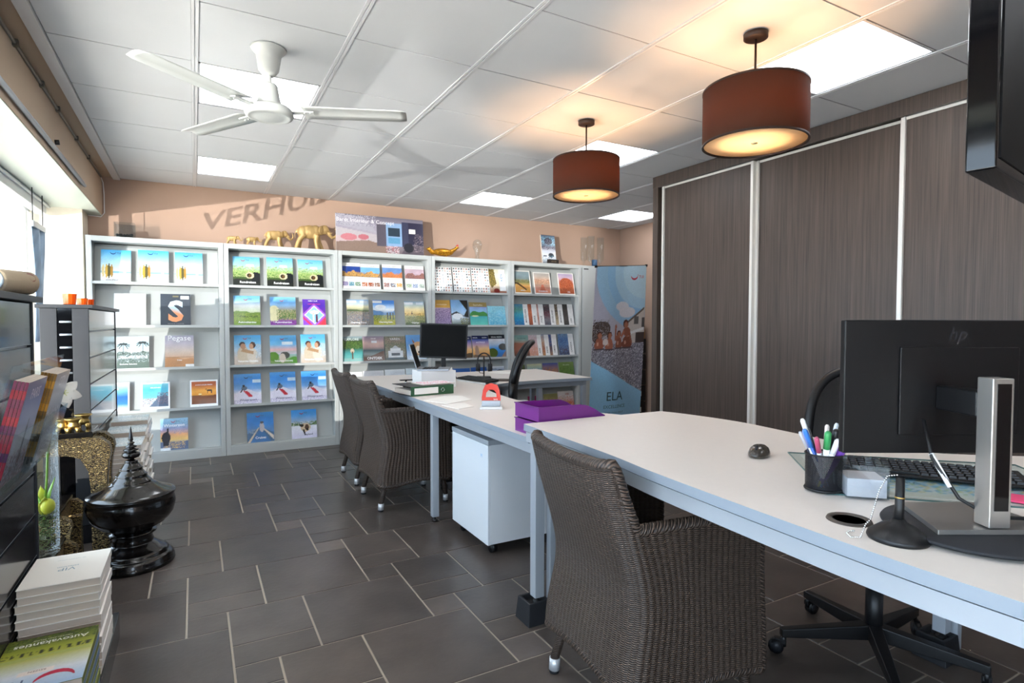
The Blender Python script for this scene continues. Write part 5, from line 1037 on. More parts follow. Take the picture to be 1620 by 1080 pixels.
# desk pen on a chain
t = thing('chained_desk_pen', 'black desk pen on a cone base with a silver ball chain', 'desk pen', (1.163, .585, ZN))
MB().lathe([(0, 0), (.050, 0), (.052, .004), (.050, .01), (.03, .026), (.014, .034), (.011, .04), (0, .041)], 48).build('cone_base', 'black_plastic', t)
MB().tube([(0, 0, .035), (.003, .0, .06), (.006, .001, .118)], [.0085, .008, .0075], 14).build('pen', 'black_plastic', t)
MB().tube([(.0045, .0005, .078), (.0046, .0005, .081)], .0086, 14).build('gold_band', 'brass', t)
MB().box(.014, .017, -.002, .002, .085, .115).build('pen_clip', 'black_plastic', t)
ch_ = MB(); path = [(.0, .004, .122), (-.006, .018, .118), (-.018, .026, .09), (-.028, .03, .055), (-.035, .032, .034), (-.042, .037, .024), (-.053, .038, .005), (-.062, .035, .0035), (-.075, .045, .003), (-.06, .062, .003), (-.045, .066, .003), (-.035, .06, .003)]
P = [Vector(p) for p in path]; acc = 0
for i in range(len(P)-1):
    seg = (P[i+1]-P[i]).length; k = acc
    while k < seg: ch_.ball(tuple(P[i].lerp(P[i+1], k/seg)), .0019, 8, 5); k += .0042
    acc = k-seg
tag(ch_.build('ball_chain', 'chrome', t), kind='stuff')
tag(MB().box(-.035, .035, -.035, .035, 0, .004).build('sticky_notes', mat('pink_note', 'e84a7a', .6), None, 0, 2, (1.66, .575, ZN+.004), (0, 0, .3)), 'pink sticky note pad behind the silver monitor stand', 'notes')
tag(MB().box(-.03, .03, -.03, .03, 0, .035).build('card_reader', 'black_plastic', None, .006, 2, (1.655, .495, ZN+.004), (0, 0, -.5)), 'small black card reader at the right picture edge', 'card reader')

# ------------------------------------------------------------------ things on the far desk
Z7 = ZT
# purple letter trays, two stacked
for k, lb in ((0, 'lower of two purple letter trays stacked on the far desk'), (1, 'upper purple letter tray with a swooping front edge')):
    t = thing('letter_tray', lb, 'letter tray', (1.245, 2.015, Z7+.066*k), 0, 'purple letter trays on the far desk')
    W, L, h = .2, .345, .064; z0 = .001
    MB().box(0, L, 0, W, z0, z0+.003).build('tray_floor', 'purple', t)
    bk = MB().box(0, .0025, 0, W, z0+.003, h-.002).build('back_wall', 'purple', t)
    for y in (0, W-.0025):
        prof = [(0.0025, z0+.003), (L, z0+.003)]+[(L-.13*q_/8, z0+.004+(h-.01)*(math.sin(PI/2*q_/8)**1.2)) for q_ in range(0, 9)]+[(.0025, h-.002)]
        s_ = MB(); n = len(prof); s_.add([(x, y, z) for x, z in prof]+[(x, y+.0025, z) for x, z in prof], [tuple(range(n)), tuple(range(n, 2*n))[::-1]]+[(i, i+n, (i+1) % n+n, (i+1) % n) for i in range(n)]); s_.build('side_wall', 'purple', t)
    rm = MB().box(-.004, .003, -.003, W+.003, h-.006, h-.002).box(.003, L*.62, -.003, .0, h-.006, h-.002).build('rim', 'purple', t)
# red hole punch
t = thing('hole_punch', 'red and silver hole punch on the far desk', 'hole punch', (1.455, 2.865, Z7), math.radians(-28))
MB().box(-.062, .062, -.06, .05, 0, .012).build('base_tray', 'white_plastic', t, .002)
MB().box(-.052, .052, -.03, .04, .012, .045).build('punch_body', 'alu', t, .004)
h_ = MB(); W = 17
prof = [(-.052, .04), (-.053, .06), (-.047, .1), (-.034, .128), (0, .138), (.034, .128), (.047, .1), (.053, .06), (.052, .04)]
hole = [(-.028, .075), (-.024, .095), (0, .104), (.024, .095), (.028, .075)]
def H3(x, z, y): return (x, y+(z-.04)*.35-.02, z)
n = len(prof)
ring_o = prof; ring_i = [(-.03, .062), (-.03, .066), (-.028, .085), (-.016, .1), (0, .104), (.016, .1), (.028, .085), (.03, .066), (.03, .062)]
for y in (0, .012): h_.add([H3(x, z, y) for x, z in ring_o]+[H3(x, z, y) for x, z in ring_i], [(i, i+1, n+i+1, n+i) if y == 0 else (i, n+i, n+i+1, i+1) for i in range(n-1)]+([(0, n, 2*n-1, n-1)] if y == 0 else [(0, n-1, 2*n-1, n)]))
for rg in (ring_o, ring_i): h_.add([H3(x, z, 0) for x, z in rg]+[H3(x, z, .012) for x, z in rg], [(i, i+1, n+i+1, n+i) for i in range(n-1)]+[(0, n, 2*n-1, n-1)], 0, True)
h_.build('lever', 'red_enamel', t)
v2, f2 = text_geo('leitz', .014, .003); MB().add([H3(.025+x, .047+y, -.0006) for x, y in v2], f2).build('lettering', 'paper', t)
# papers
def sheet(nm, lb, pts, z=Z7, cat='paper', m='paper'):
    tag(MB().prism(pts, z+.0006, z+.003).build(nm, m), lb, cat)
sheet('paper_sheet', 'white sheets of paper beside the green binder', [(1.225, 3.33), (1.30, 3.12), (1.50, 3.22), (1.52, 3.42), (1.43, 3.47)])
sheet('paper_sheet', 'white sheet of paper beside the red hole punch', [(1.245, 3.08), (1.27, 2.90), (1.385, 2.95), (1.40, 3.10), (1.34, 3.11)])
sheet('paper_sheet', 'white papers on the far wing of the far desk', [(2.43, 4.87), (2.60, 4.64), (2.78, 4.76), (2.62, 5.0)])
# green lever-arch binder with printed sheets on top
t = thing('ring_binder', 'green lever arch binder lying flat on the far desk', 'binder', (1.375, 3.56, Z7), math.radians(8))
a = MB(); a.box(-.16, .16, 0, .003, 0.001, .062); a.build('spine', 'green_card', t)
MB().box(-.16, .16, .003, .28, .001, .004).build('cover_bottom', 'black_plastic', t); MB().box(-.16, .16, .003, .28, .059, .062).build('cover_top', 'black_plastic', t)
MB().box(-.15, .15, .02, .26, .005, .035).build('papers', 'pages', t)
l_ = MB().box(-.135, .04, -.0015, .0005, .012, .052).build('spine_label', 'paper', t)
MB().lathe([(.013, 0), (.013, .002), (.010, .002), (.010, 0), (.013, 0)], 24, cap=False).build('finger_ring', 'chrome', t, loc=(.075, -.001, .032), rot=(PI/2, 0, 0))
a = A(301, 40, 20); a.grad('f4eef0', 'f4f0f2').spk(.05, .1, .95, .9, ['e0708a', 'f4f0f2', 'e8a0b0', 'f4f0f2'], .7)
mb = MB(); mb.T = Matrix.Translation((0, 0, .006)) @ Matrix(((1, 0, 0, 0), (0, 0, 1, 0), (0, -1, 0, 0), (0, 0, 0, 1))); mb.box(-.11, .13, .0006, .006, -.09, .09, 1); a.into(mb, .24, .18, 0, .01, -.09)
mb.T = Matrix(); mb.add([(-.11, -.0905, .0005), (.13, -.0905, .0005), (.13, -.0905, .0055), (-.11, -.0905, .0055)], [(0, 1, 2, 3)], 1, False, 'f0b8c4')
tag(mb.build('printed_sheets', ['print_matte', 'pages'], None, 0, 2, (1.42, 3.70, Z7+.0625), (0, 0, .14)), 'pink printed sheets lying on the green binder', 'paper')
# hand stamp / calculator
t = thing('hand_stamp', 'small black hand stamp standing by the white monitor riser', 'stamp', (1.315, 3.93, Z7))
MB().box(-.02, .02, -.015, .015, 0, .03).build('stamp_body', 'black_plastic', t, .003); MB().tube([(0, 0, .03), (0, 0, .065)], .008).build('stem', 'chrome', t); MB().box(-.045, .045, -.015, .015, .066, .074).build('handle', 'black_plastic', t, .003)
# white riser box and laptop
t = thing('monitor_riser', 'white open box raising the laptop on the far desk', 'riser', (1.565, 4.03, Z7))
MB().box(-.135, .135, -.10, -.088, 0, .125).build('front_panel', 'white_plastic', t, .001); MB().box(-.135, .135, -.088, .1, .113, .125).build('top_panel', 'white_plastic', t, .001); MB().box(-.135, -.123, -.088, .1, 0, .113).build('side_panel', 'white_plastic', t); MB().box(.123, .135, -.088, .1, 0, .113).build('side_panel', 'white_plastic', t)
t = thing('laptop', 'open silver laptop on the white riser, screen turned right', 'laptop', (1.575, 4.04, Z7+.126), math.radians(-27))
MB().box(-.115, .115, -.12, .12, 0, .012).build('base', 'alu', t, .003)
k = MB()
for r in range(5):
    for c in range(11): k.box(-.08+r*.022, -.062+r*.022, -.105+c*.0192, -.09+c*.0192, .012, .0135)
tag(k.build('keys', 'key_black', t), kind='stuff')
l = MB(); l.T = Matrix.Translation((-.115, 0, .012)) @ Matrix.Rotation(math.radians(-17), 4, 'Y'); l.box(-.006, 0, -.12, .12, 0, .19); lid = l.build('lid', 'alu', t, .002)
l = MB(); l.T = Matrix.Translation((-.115, 0, .012)) @ Matrix.Rotation(math.radians(-17), 4, 'Y'); l.box(0, .001, -.112, .112, .01, .182); l.build('screen', 'screen_black', lid)
# far monitor
t = thing('computer_monitor', 'black monitor behind the laptop on the far desk', 'monitor', (1.885, 4.62, 0), math.radians(-20))
l = MB(); l.T = Matrix.Translation((0, 0, 1.04)) @ Matrix.Rotation(math.radians(2.2), 4, 'Y'); l.box(-.205, .205, 0, .03, -.15, .15); pn = l.build('panel', 'black_plastic', t, .003)
l = MB(); l.T = Matrix.Translation((0, 0, 1.04)) @ Matrix.Rotation(math.radians(2.2), 4, 'Y'); l.box(-.192, .192, -.0015, .001, -.135, .138); l.build('screen', 'screen_black', pn)
MB().box(-.02, .02, .03, .06, Z7+.012, 1.0).build('stand_neck', 'black_plastic', t, .004); MB().box(-.11, .11, -.05, .12, Z7, Z7+.012).build('stand_base', 'black_plastic', t, .004)
# plant card
a = A(302, 26, 20); a.grad('e8e8dc', 'f0f0e6').ell(.35, .5, .25, .35, '8aae4a').ell(.65, .55, .12, .35, '3a5a2a').spk(.1, .1, .9, .9, ['a8c870', '6a9a3a', 'f0f0e0'], .5)
mb = MB(); mb.box(-.075, .075, .0006, .004, 0, .115, 1); a.into(mb, .15, .115)
tag(mb.build('greeting_card', ['print', 'paper'], None, 0, 2, (1.76, 4.33, Z7+.001), (math.radians(-10), 0, -.35)), 'small card with green leaves standing behind the laptop', 'card')
# headset on its stand
t = thing('headset', 'black headset hanging on a small black stand on the far desk', 'headset', (2.20, 4.47, Z7), -.4)
MB().box(-.06, .06, -.05, .05, 0, .012).build('stand_base', 'black_plastic', t, .005); MB().tube([(0, .02, .012), (0, .02, .19)], .006).build('stand_pole', 'black_plastic', t)
MB().tube([(-.055*math.cos(PI*k/16), 0, .15+.065*math.sin(PI*k/16)) for k in range(17)], .006).build('headband', 'black_rubber', t)
for s_ in (-1, 1):
    e = MB().tube([(s_*.055, 0, .15), (s_*.058, 0, .1)], .006).tube([(s_*.07, 0, .09), (s_*.035, 0, .09)], [.033, .036], 20).build('ear_cup', 'black_rubber', t)
MB().tube([(-.06, -.02, .08), (-.04, -.07, .05), (.0, -.08, .045)], .003).build('microphone', 'black_plastic', t)
keyboard('dark keyboard tilted on white feet on the far desk', (1.985, 4.17, Z7+.012), math.radians(-80), .42)
tag(MB().box(-.2, .2, .05, .058, 0, .0145).box(-.2, .2, -.058, -.05, 0, .012).build('keyboard_tray', 'white_plastic', None, 0, 2, (1.985, 4.17, Z7), (0, 0, math.radians(-80))), 'white low rails holding the tilted keyboard', 'keyboard stand')
a = [(1.90+.13*math.cos(2*PI*k/32)*.0, 0) for k in ()]
tag(MB().lathe([(0, .0), (.1, .0), (.1, .004), (0, .004)], 40).build('mouse_mat', mat('mat_brown', '4a3f38', .7), None, 0, 2, (2.24, 4.20, Z7+.0005)), 'round dark mouse mat on the wing of the far desk', 'mouse mat')
# ------------------------------------------------------------------ slatwall display stands on the left
def gondola(label, y0, y1, x0, x1, ztop, slat0, deco):
    t = thing('display_stand', label, 'display stand', ((x0+x1)/2, (y0+y1)/2, 0), 0, 'black slatwall display stands')
    ax, ay = (x1-x0)/2, (y1-y0)/2
    MB().box(-ax-.02, ax+.025, -ay-.02, ay+.035, ztop-.02, ztop).build('top_board', 'slat_grey', t, .002)
    zs = [slat0-.1433*k for k in range(9) if slat0-.1433*k > .13]; zs = [ztop-.02]+zs+[.1]
    for sx in (-1, 1):
        b = MB(); s = MB()
        for i in range(len(zs)-1):
            b.box(min(sx*ax, sx*(ax-.018)), max(sx*ax, sx*(ax-.018)), -ay+.012, ay-.012, zs[i+1]+(.005 if i < len(zs)-2 else 0), zs[i]-.005)
            if i: 
                s.box(min(sx*(ax-.012), sx*(ax-.016)), max(sx*(ax-.012), sx*(ax-.016)), -ay+.012, ay-.012, zs[i]-.005, zs[i]+.005)
                s.box(min(sx*ax, sx*(ax-.012)), max(sx*(ax), sx*(ax-.012)), -ay+.012, ay-.012, zs[i]+.0035, zs[i]+.005)
        pn = b.build('slat_panel', 'slat_black', t); tag(s.build('slat_inserts', 'alu', pn), kind='stuff')
    for sy in (-1, 1):
        e = MB(); yy0, yy1 = (-ay-.004, -ay+.012) if sy < 0 else (ay-.012, ay+.004)
        e.box(-ax-.004, -ax+.068, yy0, yy1, .1, ztop-.02); e2 = MB(); e2.box(ax-.068, ax+.004, yy0, yy1, .1, ztop-.02)
        e.build('end_post', 'slat_grey', t, .002); e2.build('end_post', 'slat_grey', t, .002)
        m_ = MB(); yc = (yy0+yy1)/2; m_.box(-ax+.07, ax-.07, yc-.003, yc+.003, .1, ztop-.02); ep = m_.build('end_panel', 'black_gloss', t)
        if deco and sy < 0:
            for k in range(7): MB().tube([(-.022, yc-.006, 1.2-.068*k), (.03, yc-.006, 1.2-.068*k)], .0055, 12).build('slot_bar', 'alu', ep)
    MB().box(-ax+.02, ax-.02, -ay+.012, ay-.012, .1, ztop-.03).build('core', 'slat_black', t)
    MB().box(-ax, ax+.215, -ay-.0, ay+.12, .0, .098).build('base_plinth', 'slat_black', t, .002)
    return t
gondola('near black slatwall stand at the left edge, holding magazines', 1.25, 2.48, -.98, -.48, 1.285, 1.12, False)
gondola('further black slatwall stand with orange glasses on top, left side', 3.80, 5.0, -.70, -.50, 1.292, 1.148, True)
# portable speaker
t = thing('portable_speaker', 'beige cylindrical speaker lying on the near black stand', 'speaker', (-.487, 2.29, 1.286), math.radians(64))
MB().tube([(-.07, 0, .036), (-.062, 0, .036), (.06, 0, .036), (.07, 0, .036)], [.030, .036, .036, .028], 36).build('body', mat('speaker_mesh', 'a8977f', .8, bump=.4, bscale=300), t)
MB().tube([(-.0745, 0, .036), (-.070, 0, .036)], [.0265, .031], 36).build('end_cap', mat('cap_white', 'dfe8ec', .3), t); MB().tube([(.0695, 0, .036), (.073, 0, .036)], [.0265, .023], 36).build('end_cap', MATS['cap_white'], t)
vs = [(.035+.014*math.cos(2*PI*k/24), -.0362*math.cos(.45*math.sin(2*PI*k/24)-.55), .036+.0366*-math.sin(.45*math.sin(2*PI*k/24)-.55)) for k in range(24)]
MB().add(vs, [tuple(range(24))]).build('logo_badge', mat('badge', '7a3a2c', .4), t)
MB().box(-.05, .05, -.012, .012, 0, .004).build('foot', 'black_rubber', t)
# orange glasses
mat('orange_glass', 'ff6414', .15, trans=.25, spec=.6, emit=None)
for x, y, s, lb in ((-.603, 3.97, 1.2, 'left orange glass, alone on the further black stand'), (-.613, 4.45, 1.05, 'middle orange glass of three on the black stand'), (-.592, 4.56, 1., 'rightmost orange glass of three on the black stand')):
    tag(MB().lathe([(0, 0), (.021*s, 0), (.024*s, .006), (.029*s, .052*s), (.027*s, .052*s), (.021*s, .01), (0, .009)], 12, smooth=False).build('tealight_glass', 'orange_glass', None, 0, 2, (x, y, 1.2925)), lb, 'glass', 'orange glasses on the further black stand')
ORD = 'topmost second third fourth fifth sixth seventh eighth ninth tenth eleventh twelfth thirteenth fourteenth fifteenth sixteenth seventeenth eighteenth nineteenth twentieth'.split()
# stacks of books
def book(nm, w, d, h, loc, rz, mats, art=None, side=None):
    mb = MB(); e = .0012
    mb.box(-w/2+.002, w/2-.001, -d/2+.002, d/2-.002, e, h-e, 1)
    mb.box(-w/2, w/2, -d/2, d/2, 0, e, 0, 'f4f0ea'); mb.box(-w/2, w/2, -d/2, d/2, h-e, h, 0, 'f4f0ea' if not side else side)
    mb.box(w/2-.001, w/2, -d/2, d/2, e, h-e, 0, side or 'f2eee8')
    if art:
        T = Matrix.Translation((0, 0, h)) @ Matrix(((-1, 0, 0, 0), (0, 0, -1, 0), (0, -1, 0, 0), (0, 0, 0, 1)))
        mb.T = T; art.into(mb, w, d, -.0004, 0, -d/2); mb.T = Matrix()
    return mb.build(nm, mats, None, 0, 2, loc, (0, 0, rz))
rr = random.Random(9)
vip = A(310); vip.c[:] = lin('f4efe6'); vip.text('VIP', .5, .5, .034, '8aa4b0').text('selection', .5, .44, .016, '8aa4b0').text('een exclusieve collectie', .5, .2, .008, '9aa8b0')
N_ = 13; th = .0238
for k in range(N_):
    o = book('catalogue', .205, .262, th-.0006, (-.3715+rr.uniform(-.004, .004), 2.293+rr.uniform(-.006, .006), .099+k*th), rr.uniform(-.015, .015), ['print_matte', 'pages'], vip if k == N_-1 else None)
    tag(o, 'white catalogue lettered VIP on top of the tall white stack' if k == N_-1 else f'plain white catalogue, {ORD[N_-1-k]} from the top of the tall white stack', 'catalogue', 'white catalogues in the tall stack')
au = A(311, 50, 70); au.grad('3a4a1c', '6a7a24', '9aa030', 'b0b048', 'c8ccb0', 'd8dde4', 'b8cce0', 'a0bcdc').spk(0, .0, 1, .2, ['3a4818', '7a8428', '56661e'], .5).spk(0, .3, 1, .36, ['2c3416', '9aa030'], .35)
for k in range(9): au.rect(.06+.1*k, .3, .085+.1*k, .37, '2a3014')
au.hill(.44, .012, 'a8b060', 3, 0, .4).rect(.35, .66, .7, .74, 'ece0d8').noise(.05).text('Autovakanties', .5, .13, .03, 'f4f4ea', .012).text('NEDERLAND BELGIE', .5, .08, .010, 'e8e8c8').text('REIZEN', .52, .68, .012, '6a5a5a').logo(.42, .84, 2.0, 'c02848', '5a6a8a')
N_ = 8; th = .0225
for k in range(N_):
    o = book('brochure', .21, .297, th-.0006, (-.373+rr.uniform(-.002, .002), 1.965+rr.uniform(-.003, .003), .099+k*th), rr.uniform(-.008, .008), ['print_matte', 'pages'], au if k == N_-1 else None, '7a8440' if k % 2 else '6a88a8')
    tag(o, 'green vineyard brochure lettered Autovakanties, topmost of the nearest stack' if k == N_-1 else f'brochure {ORD[N_-1-k]} from the top of the green vineyard stack', 'brochure', 'green brochures in the nearest stack')
for si, (ys, top, nb) in enumerate(((3.985, .505, 17), (4.33, .525, 18), (4.67, .545, 19))):
    th = (top-.099)/nb
    tops = A(320+si); tops.grad('dfe8ee', 'c8dce8', 'f4f8fa', 'b8ccd8').spk(0, 0, 1, 1, ['ffffff', '8aa8b8', 'dfe8ee', '6a8894'], .4)
    for k in range(nb):
        o = book('catalogue', .205, .29, th-.0005, (-.383+rr.uniform(-.005, .005)+.01*(k % 4 == 0), ys+rr.uniform(-.006, .006), .099+k*th), rr.uniform(-.02, .02), ['print', 'pages'], tops if k == nb-1 else None)
        wh = ['nearest', 'middle', 'furthest'][si]
        tag(o, f'plastic-wrapped catalogue topping the {wh} stack on the further black stand' if k == nb-1 else f'pale catalogue, {ORD[nb-1-k]} from the top of the {wh} stack, further black stand', 'catalogue', f'catalogues in the {wh} stack of the further stand')
# acrylic holders with magazines on the near stand
t = thing('brochure_holder', 'clear acrylic holder with two bundles of magazines on the near stand', 'brochure holder', (-.474, 1.83, .79))
ti = math.radians(14)
def hol(mb): mb.T = Matrix.Translation((.012, 0, 0)) @ Matrix.Rotation(ti, 4, 'Y'); return mb
hol(MB()).box(-.002, .001, -.03, .60, .0, .31).build('back_plate', 'acrylic', t); hol(MB()).box(.046, .048, -.03, .60, .0, .15).build('front_plate', 'acrylic', t); hol(MB()).box(.001, .046, -.03, .60, .0, .002).build('base_plate', 'acrylic', t)
for y in (-.03, .29, .598): hol(MB()).box(.001, .046, y, y+.002, .002, .15).build('divider', 'acrylic', t)
def mag(lb, y, k, c1, c2, art, grp):
    mb = MB(); T0 = Matrix.Translation((-.474+.012, 1.83, .79)) @ Matrix.Rotation(ti, 4, 'Y')
    x0 = .003+k*.0078; W, H = .205, .27
    mb.T = T0; mb.box(x0, x0+.0068, y, y+W, .003, .003+H, 1)
    sc_ = [lin(c) for c in (c1, c2)]
    n = 12
    for q in range(n):
        z0, z1 = .003+H*q/n, .003+H*(q+1)/n; f = abs(math.sin(q*1.1)); c = tuple(sc_[0][i]*f+sc_[1][i]*(1-f) for i in range(3)); mb.add([(x0, y-.0006, z0), (x0+.0068, y-.0006, z0), (x0+.0068, y-.0006, z1), (x0, y-.0006, z1)], [(0, 1, 2, 3)], 0, False, c)
    if art: mb.T = T0 @ Matrix.Translation((x0+.0074, y+W/2, .003)) @ Matrix.Rotation(PI/2, 4, 'Z'); art.into(mb, W, H)
    tag(mb.build('magazine', ['print', 'pages']), lb, 'magazine', grp)
ac = A(330).grad('7a3a4a', 'b8bcd0', 'd0d0dc', '8a90b8', '5a5a9a', '6a4a6a').poly([(.5, .1), (.65, .12), (.6, .6), (.55, .6)], '4a4a5a').spk(0, 0, 1, .3, ['8a2c3a', 'c8c0cc', '5a2a3a'], .5).text('PARIS', .5, .82, .04, 'e0c8d8', .01)
ad = A(331).grad('b0a0a0', 'c8c8d0', '7a7a88', 'd0ccd0', 'b8b0ac').spk(0, .1, 1, .6, ['a89ca0', 'd8d4d8', '8a7a7a'], .4).text('CITY', .5, .85, .04, 'f4f0f0', .01)
for k in range(4): mag('front magazine of the red-spined bundle in the acrylic holder' if k == 3 else f'red-spined magazine, {ORD[3-k]} from the front in the acrylic holder', .01, k, 'c01830', '2a1a5a', ac if k == 3 else None, 'red-spined magazines in the acrylic holder')
for k in range(5): mag('front magazine of the yellow-spined bundle in the acrylic holder' if k == 4 else f'yellow-spined magazine, {ORD[4-k]} from the front in the acrylic holder', .30, k, 'c8902a', '1c1a18', ad if k == 4 else None, 'yellow-spined magazines in the acrylic holder')
a = A(332).grad('5a5c60', '8a8e94', 'b8bcc4', '6a6c74', '3a3c42').spk(0, .5, 1, 1, ['a8b0bc', '4a4c54', 'd8dce4'], .4)
mb = MB(); mb.T = Matrix.Rotation(PI/2, 4, 'Z'); mb.box(-.1, .1, .0006, .008, 0, .29, 1); a.into(mb, .2, .29)
tag(mb.build('brochure', ['print', 'pages'], None, 0, 2, (-.464, 1.73, .80), (0, math.radians(4), 0)), 'dim grey brochure on the near stand at the left edge', 'brochure')

# ------------------------------------------------------------------ carved gold tables
def carved_table(lb, x0, x1, y0, y1, z, s=1.):
    t = thing('carved_table', lb, 'table', ((x0+x1)/2, (y0+y1)/2, 0), 0, 'carved gold side tables on the left')
    a, c = (x1-x0)/2, (y1-y0)/2
    MB().box(-a, a, -c, c, z-.028*s, z).build('tabletop', 'lacquer', t, .003)
    MB().box(-a+.004, a-.004, -c+.004, c-.004, z-.05*s, z-.028*s).build('gold_moulding', 'carved_gold', t)
    for sy in (-1, 1):
        ap = MB(); y_ = sy*(c-.012); p = [(-a+.02, z-.05*s), (a-.02, z-.05*s), (a-.02, z-.15*s), (a-.1, z-.115*s), (0, z-.105*s), (-a+.1, z-.115*s), (-a+.02, z-.15*s)]; n = len(p)
        ap.add([(x, y_-.008, q) for x, q in p]+[(x, y_+.008, q) for x, q in p], [tuple(range(n)), tuple(range(n, 2*n))[::-1]]+[(i, i+n, (i+1) % n+n, (i+1) % n) for i in range(n)]); ap.build('apron', 'carved_gold', t)
    for sx in (-1, 1):
        MB().box(min(sx*(a-.02), sx*(a-.004)), max(sx*(a-.02), sx*(a-.004)), -c+.02, c-.02, z-.13*s, z-.05*s).build('side_apron', 'carved_gold', t)
        for sy in (-1, 1):
            o = [(-.02, z-.03*s), (.03*s, z-.035*s), (.068*s, z-.07*s), (.075*s, z-.11*s), (.062*s, z-.17*s), (.055*s, z-.25*s), (.058*s, z-.4*s), (.062*s, .0), (-.012*s, 0), (-.012*s, z-.3*s), (-.02*s, z-.2*s), (-.05*s, z-.14*s)]
            n = len(o); lg = MB(); w2 = .034*s; oy = sy*(c-.03*s)
            lg.add([(sx*(a-.0)+sx*x, oy-w2, max(q, 0)) for x, q in o]+[(sx*a+sx*x, oy+w2, max(q, 0)) for x, q in o], [tuple(range(n)), tuple(range(n, 2*n))[::-1]]+[(i, i+n, (i+1) % n+n, (i+1) % n) for i in range(n)])
            l_ = lg.build('leg', 'carved_gold', t)
            if sx > 0:
                bd = MB(); 
                for i in range(3, 7):
                    (xa, za), (xb, zb) = o[i], o[i+1]; bd.add([(sx*a+xa+.0015, oy-w2+.01, za), (sx*a+xb+.0015, oy-w2+.01, max(zb, 0)), (sx*a+xb+.0015, oy+w2-.002, max(zb, 0)), (sx*a+xa+.0015, oy+w2-.002, za)], [(0, 1, 2, 3)])
                bd.build('lacquered_side', 'lacquer', l_)
    return t
carved_table('tallest carved gold side table with a black top, holding brass cups', -.92, -.458, 3.55, 3.775, .645)
carved_table('middle carved gold nesting table, partly pulled out', -.86, -.515, 3.03, 3.36, .385, .6)
carved_table('lowest carved gold nesting table under the tall glass vase', -.80, -.485, 2.66, 3.0, .295, .55)
# brass cups
for x, y, s, lb in ((-.585, 3.60, 1, 'left small brass footed cup on the carved table'), (-.54, 3.585, 1.05, 'front small brass footed cup on the carved table'), (-.515, 3.70, 1.1, 'rear small brass footed cup, the highest looking of three')):
    t = thing('brass_cup', lb, 'cup', (x, y, .645), 0, 'small brass cups on the carved table')
    MB().lathe([(0, .02*s), (.012*s, .016*s), (.024*s, .024*s), (.026*s, .034*s), (.02*s, .044*s), (.024*s, .054*s), (.034*s, .062*s), (.035*s, .065*s), (.031*s, .065*s), (.02*s, .056*s), (.0, .054*s)], 32).build('bowl', 'brass', t)
    for k in range(4):
        a = PI/4+PI/2*k; MB().tube([(.012*s*math.cos(a), .012*s*math.sin(a), .024*s), (.026*s*math.cos(a), .026*s*math.sin(a), .014*s), (.027*s*math.cos(a), .027*s*math.sin(a), 0)], [.008*s, .009*s, .007*s], 10).build('foot', 'brass', t)
# glass vase with flower
t = thing('glass_flower_vase', 'tall clear glass vase with moss and one white flower', 'vase', (-.525, 2.83, .296))
MB().lathe([(0, 0), (.048, 0), (.05, .005), (.05, .53), (.0475, .53), (.0475, .012), (0, .010)], 48, cap=False).build('glass_cylinder', 'glass', t)
ms = MB(); rr = random.Random(21)
for _ in range(46):
    a, r, z = rr.uniform(0, 2*PI), rr.uniform(.012, .034), rr.uniform(.02, .15); pts = []
    for k in range(6): a += rr.uniform(.3, .9); z = min(.165, max(.016, z+rr.uniform(-.02, .02))); r = min(.042, max(.008, r+rr.uniform(-.01, .01))); pts.append((r*math.cos(a), r*math.sin(a), z))
    ms.tube(pts, .0013, 5)
tag(ms.build('moss', mat('moss', '5a6a3a', .8), t), kind='stuff')
mat('leaf', '7aa83a', .45); mat('lemon', 'c8c83a', .4); mat('petal', 'f6f2ea', .5)
lf = MB()
for k, (a, h, c) in enumerate(((.4, .26, 0), (2.0, .23, 0), (3.6, .24, 0), (5.0, .2, 0))):
    vs = []
    for j in range(7):
        v_ = j/6; w_ = .02*math.sin(PI*min(1, v_*.9+.1)); r = .008+.03*v_*v_
        for u_ in (-1, 0, 1): vs.append((r*math.cos(a)-w_*u_*math.sin(a), r*math.sin(a)+w_*u_*math.cos(a), .15+(h-.12)*v_-.004*abs(u_)))
    f = MB(); f.add(vs, [(j*3+i, j*3+i+1, j*3+i+4, j*3+i+3) for j in range(6) for i in range(2)], 0, True); f.build('leaf', ['leaf', 'lemon'][k % 2], t).modifiers.new('s', 'SOLIDIFY').thickness = .002
MB().ball((.015, -.015, .185), (.024, .024, .03)).build('fruit', 'lemon', t)
st_ = [(0, 0, .13), (.012, -.004, .3), (.02, 0, .5), (.042, -.004, .585), (.066, -.012, .615)]
MB().tube(st_, [.004, .0038, .0035, .0035, .004]).build('stem', 'leaf', t)
c0 = Vector((.072, -.02, .625)); ax_ = Vector((.25, -.85, .1)).normalized(); e1 = ax_.orthogonal().normalized(); e2 = ax_.cross(e1)
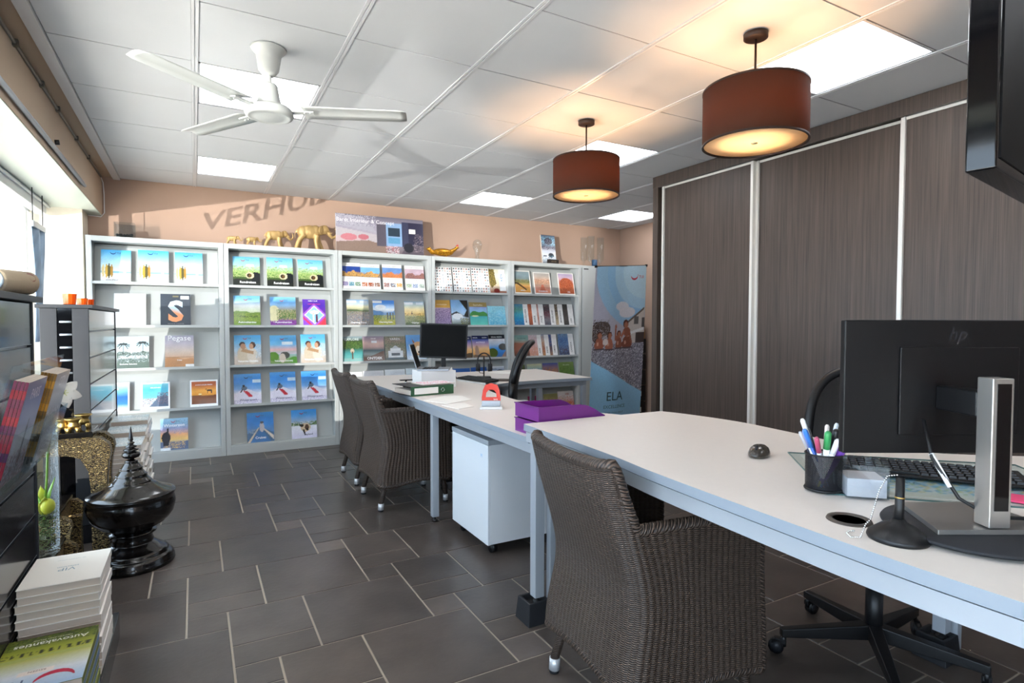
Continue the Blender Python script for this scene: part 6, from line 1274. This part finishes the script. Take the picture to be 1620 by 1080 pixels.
for k in range(6):
    a = 2*PI*k/6; d = math.cos(a)*e1+math.sin(a)*e2; s_ = ax_.cross(d); f = MB(); vs = []
    for j in range(6):
        v_ = j/5; w_ = .022*math.sin(PI*(.12+.86*v_)); 
        for u_ in (-1, 0, 1): vs.append(c0+ax_*(.012*math.sin(v_*2.2)-.012*v_*v_+.003*abs(u_))+d*(.004+.058*v_)+s_*w_*u_)
    f.add(vs, [(j*3+i, j*3+i+1, j*3+i+4, j*3+i+3) for j in range(5) for i in range(2)], 0, True); o = f.build('petal', 'petal', t); o.modifiers.new('s', 'SOLIDIFY').thickness = .0012; subsurf(o, 1)
f = MB()
for k in range(6): a = 2*PI*k/6+.3; f.tube([c0, c0+ax_*.02+(math.cos(a)*e1+math.sin(a)*e2)*.006, c0+ax_*.03+(math.cos(a)*e1+math.sin(a)*e2)*.012], .0009, 5)
f.build('stamens', 'lemon', t)
# ------------------------------------------------------------------ black lacquer urn
t = thing('lacquer_urn', 'large black lacquered urn with a spired lid on the stone floor', 'urn', (-.283, 3.375, 0))
MB().lathe([(0, 0), (.178, 0), (.182, .006), (.18, .022), (.172, .03), (.174, .04), (.16, .052), (.15, .056), (.152, .066), (.135, .076), (.118, .084), (.108, .096), (.09, .108), (.086, .112), (.09, .118), (.086, .128), (.084, .15), (.088, .155), (.103, .158), (.104, .164), (.09, .168), (.088, .175)], 72).build('pedestal_foot', 'lacquer', t)
MB().lathe([(.086, .172), (.09, .18), (.11, .188), (.14, .205), (.143, .212), (.16, .225), (.178, .252), (.186, .285), (.188, .3), (.184, .322), (.178, .335), (.184, .34), (.187, .346), (.18, .352)], 72).build('bowl', 'lacquer', t)
lid = MB().lathe([(.187, .347), (.189, .352), (.186, .358), (.165, .366), (.13, .382), (.108, .398), (.086, .408), (.087, .413), (.082, .418), (.07, .432), (.066, .442), (.068, .447), (.06, .452), (.05, .468), (.047, .474), (.05, .478), (.042, .484), (.032, .50), (.027, .51), (.03, .513), (.02, .518), (.014, .522), (.013, .526)], 72).build('lid', 'lacquer', t)
MB().lathe([(.012, .524), (.02, .527), (.033, .532), (.04, .542), (.037, .553), (.022, .56), (.016, .563), (.03, .566), (.034, .57), (.024, .575), (.014, .578), (.024, .582), (.027, .586), (.014, .592), (.01, .596), (.015, .6), (.017, .604), (.009, .609), (.007, .612), (.011, .618), (.009, .626), (.006, .65), (.004, .672), (.0015, .684), (0, .685)], 40).build('spire_finial', 'lacquer', lid)
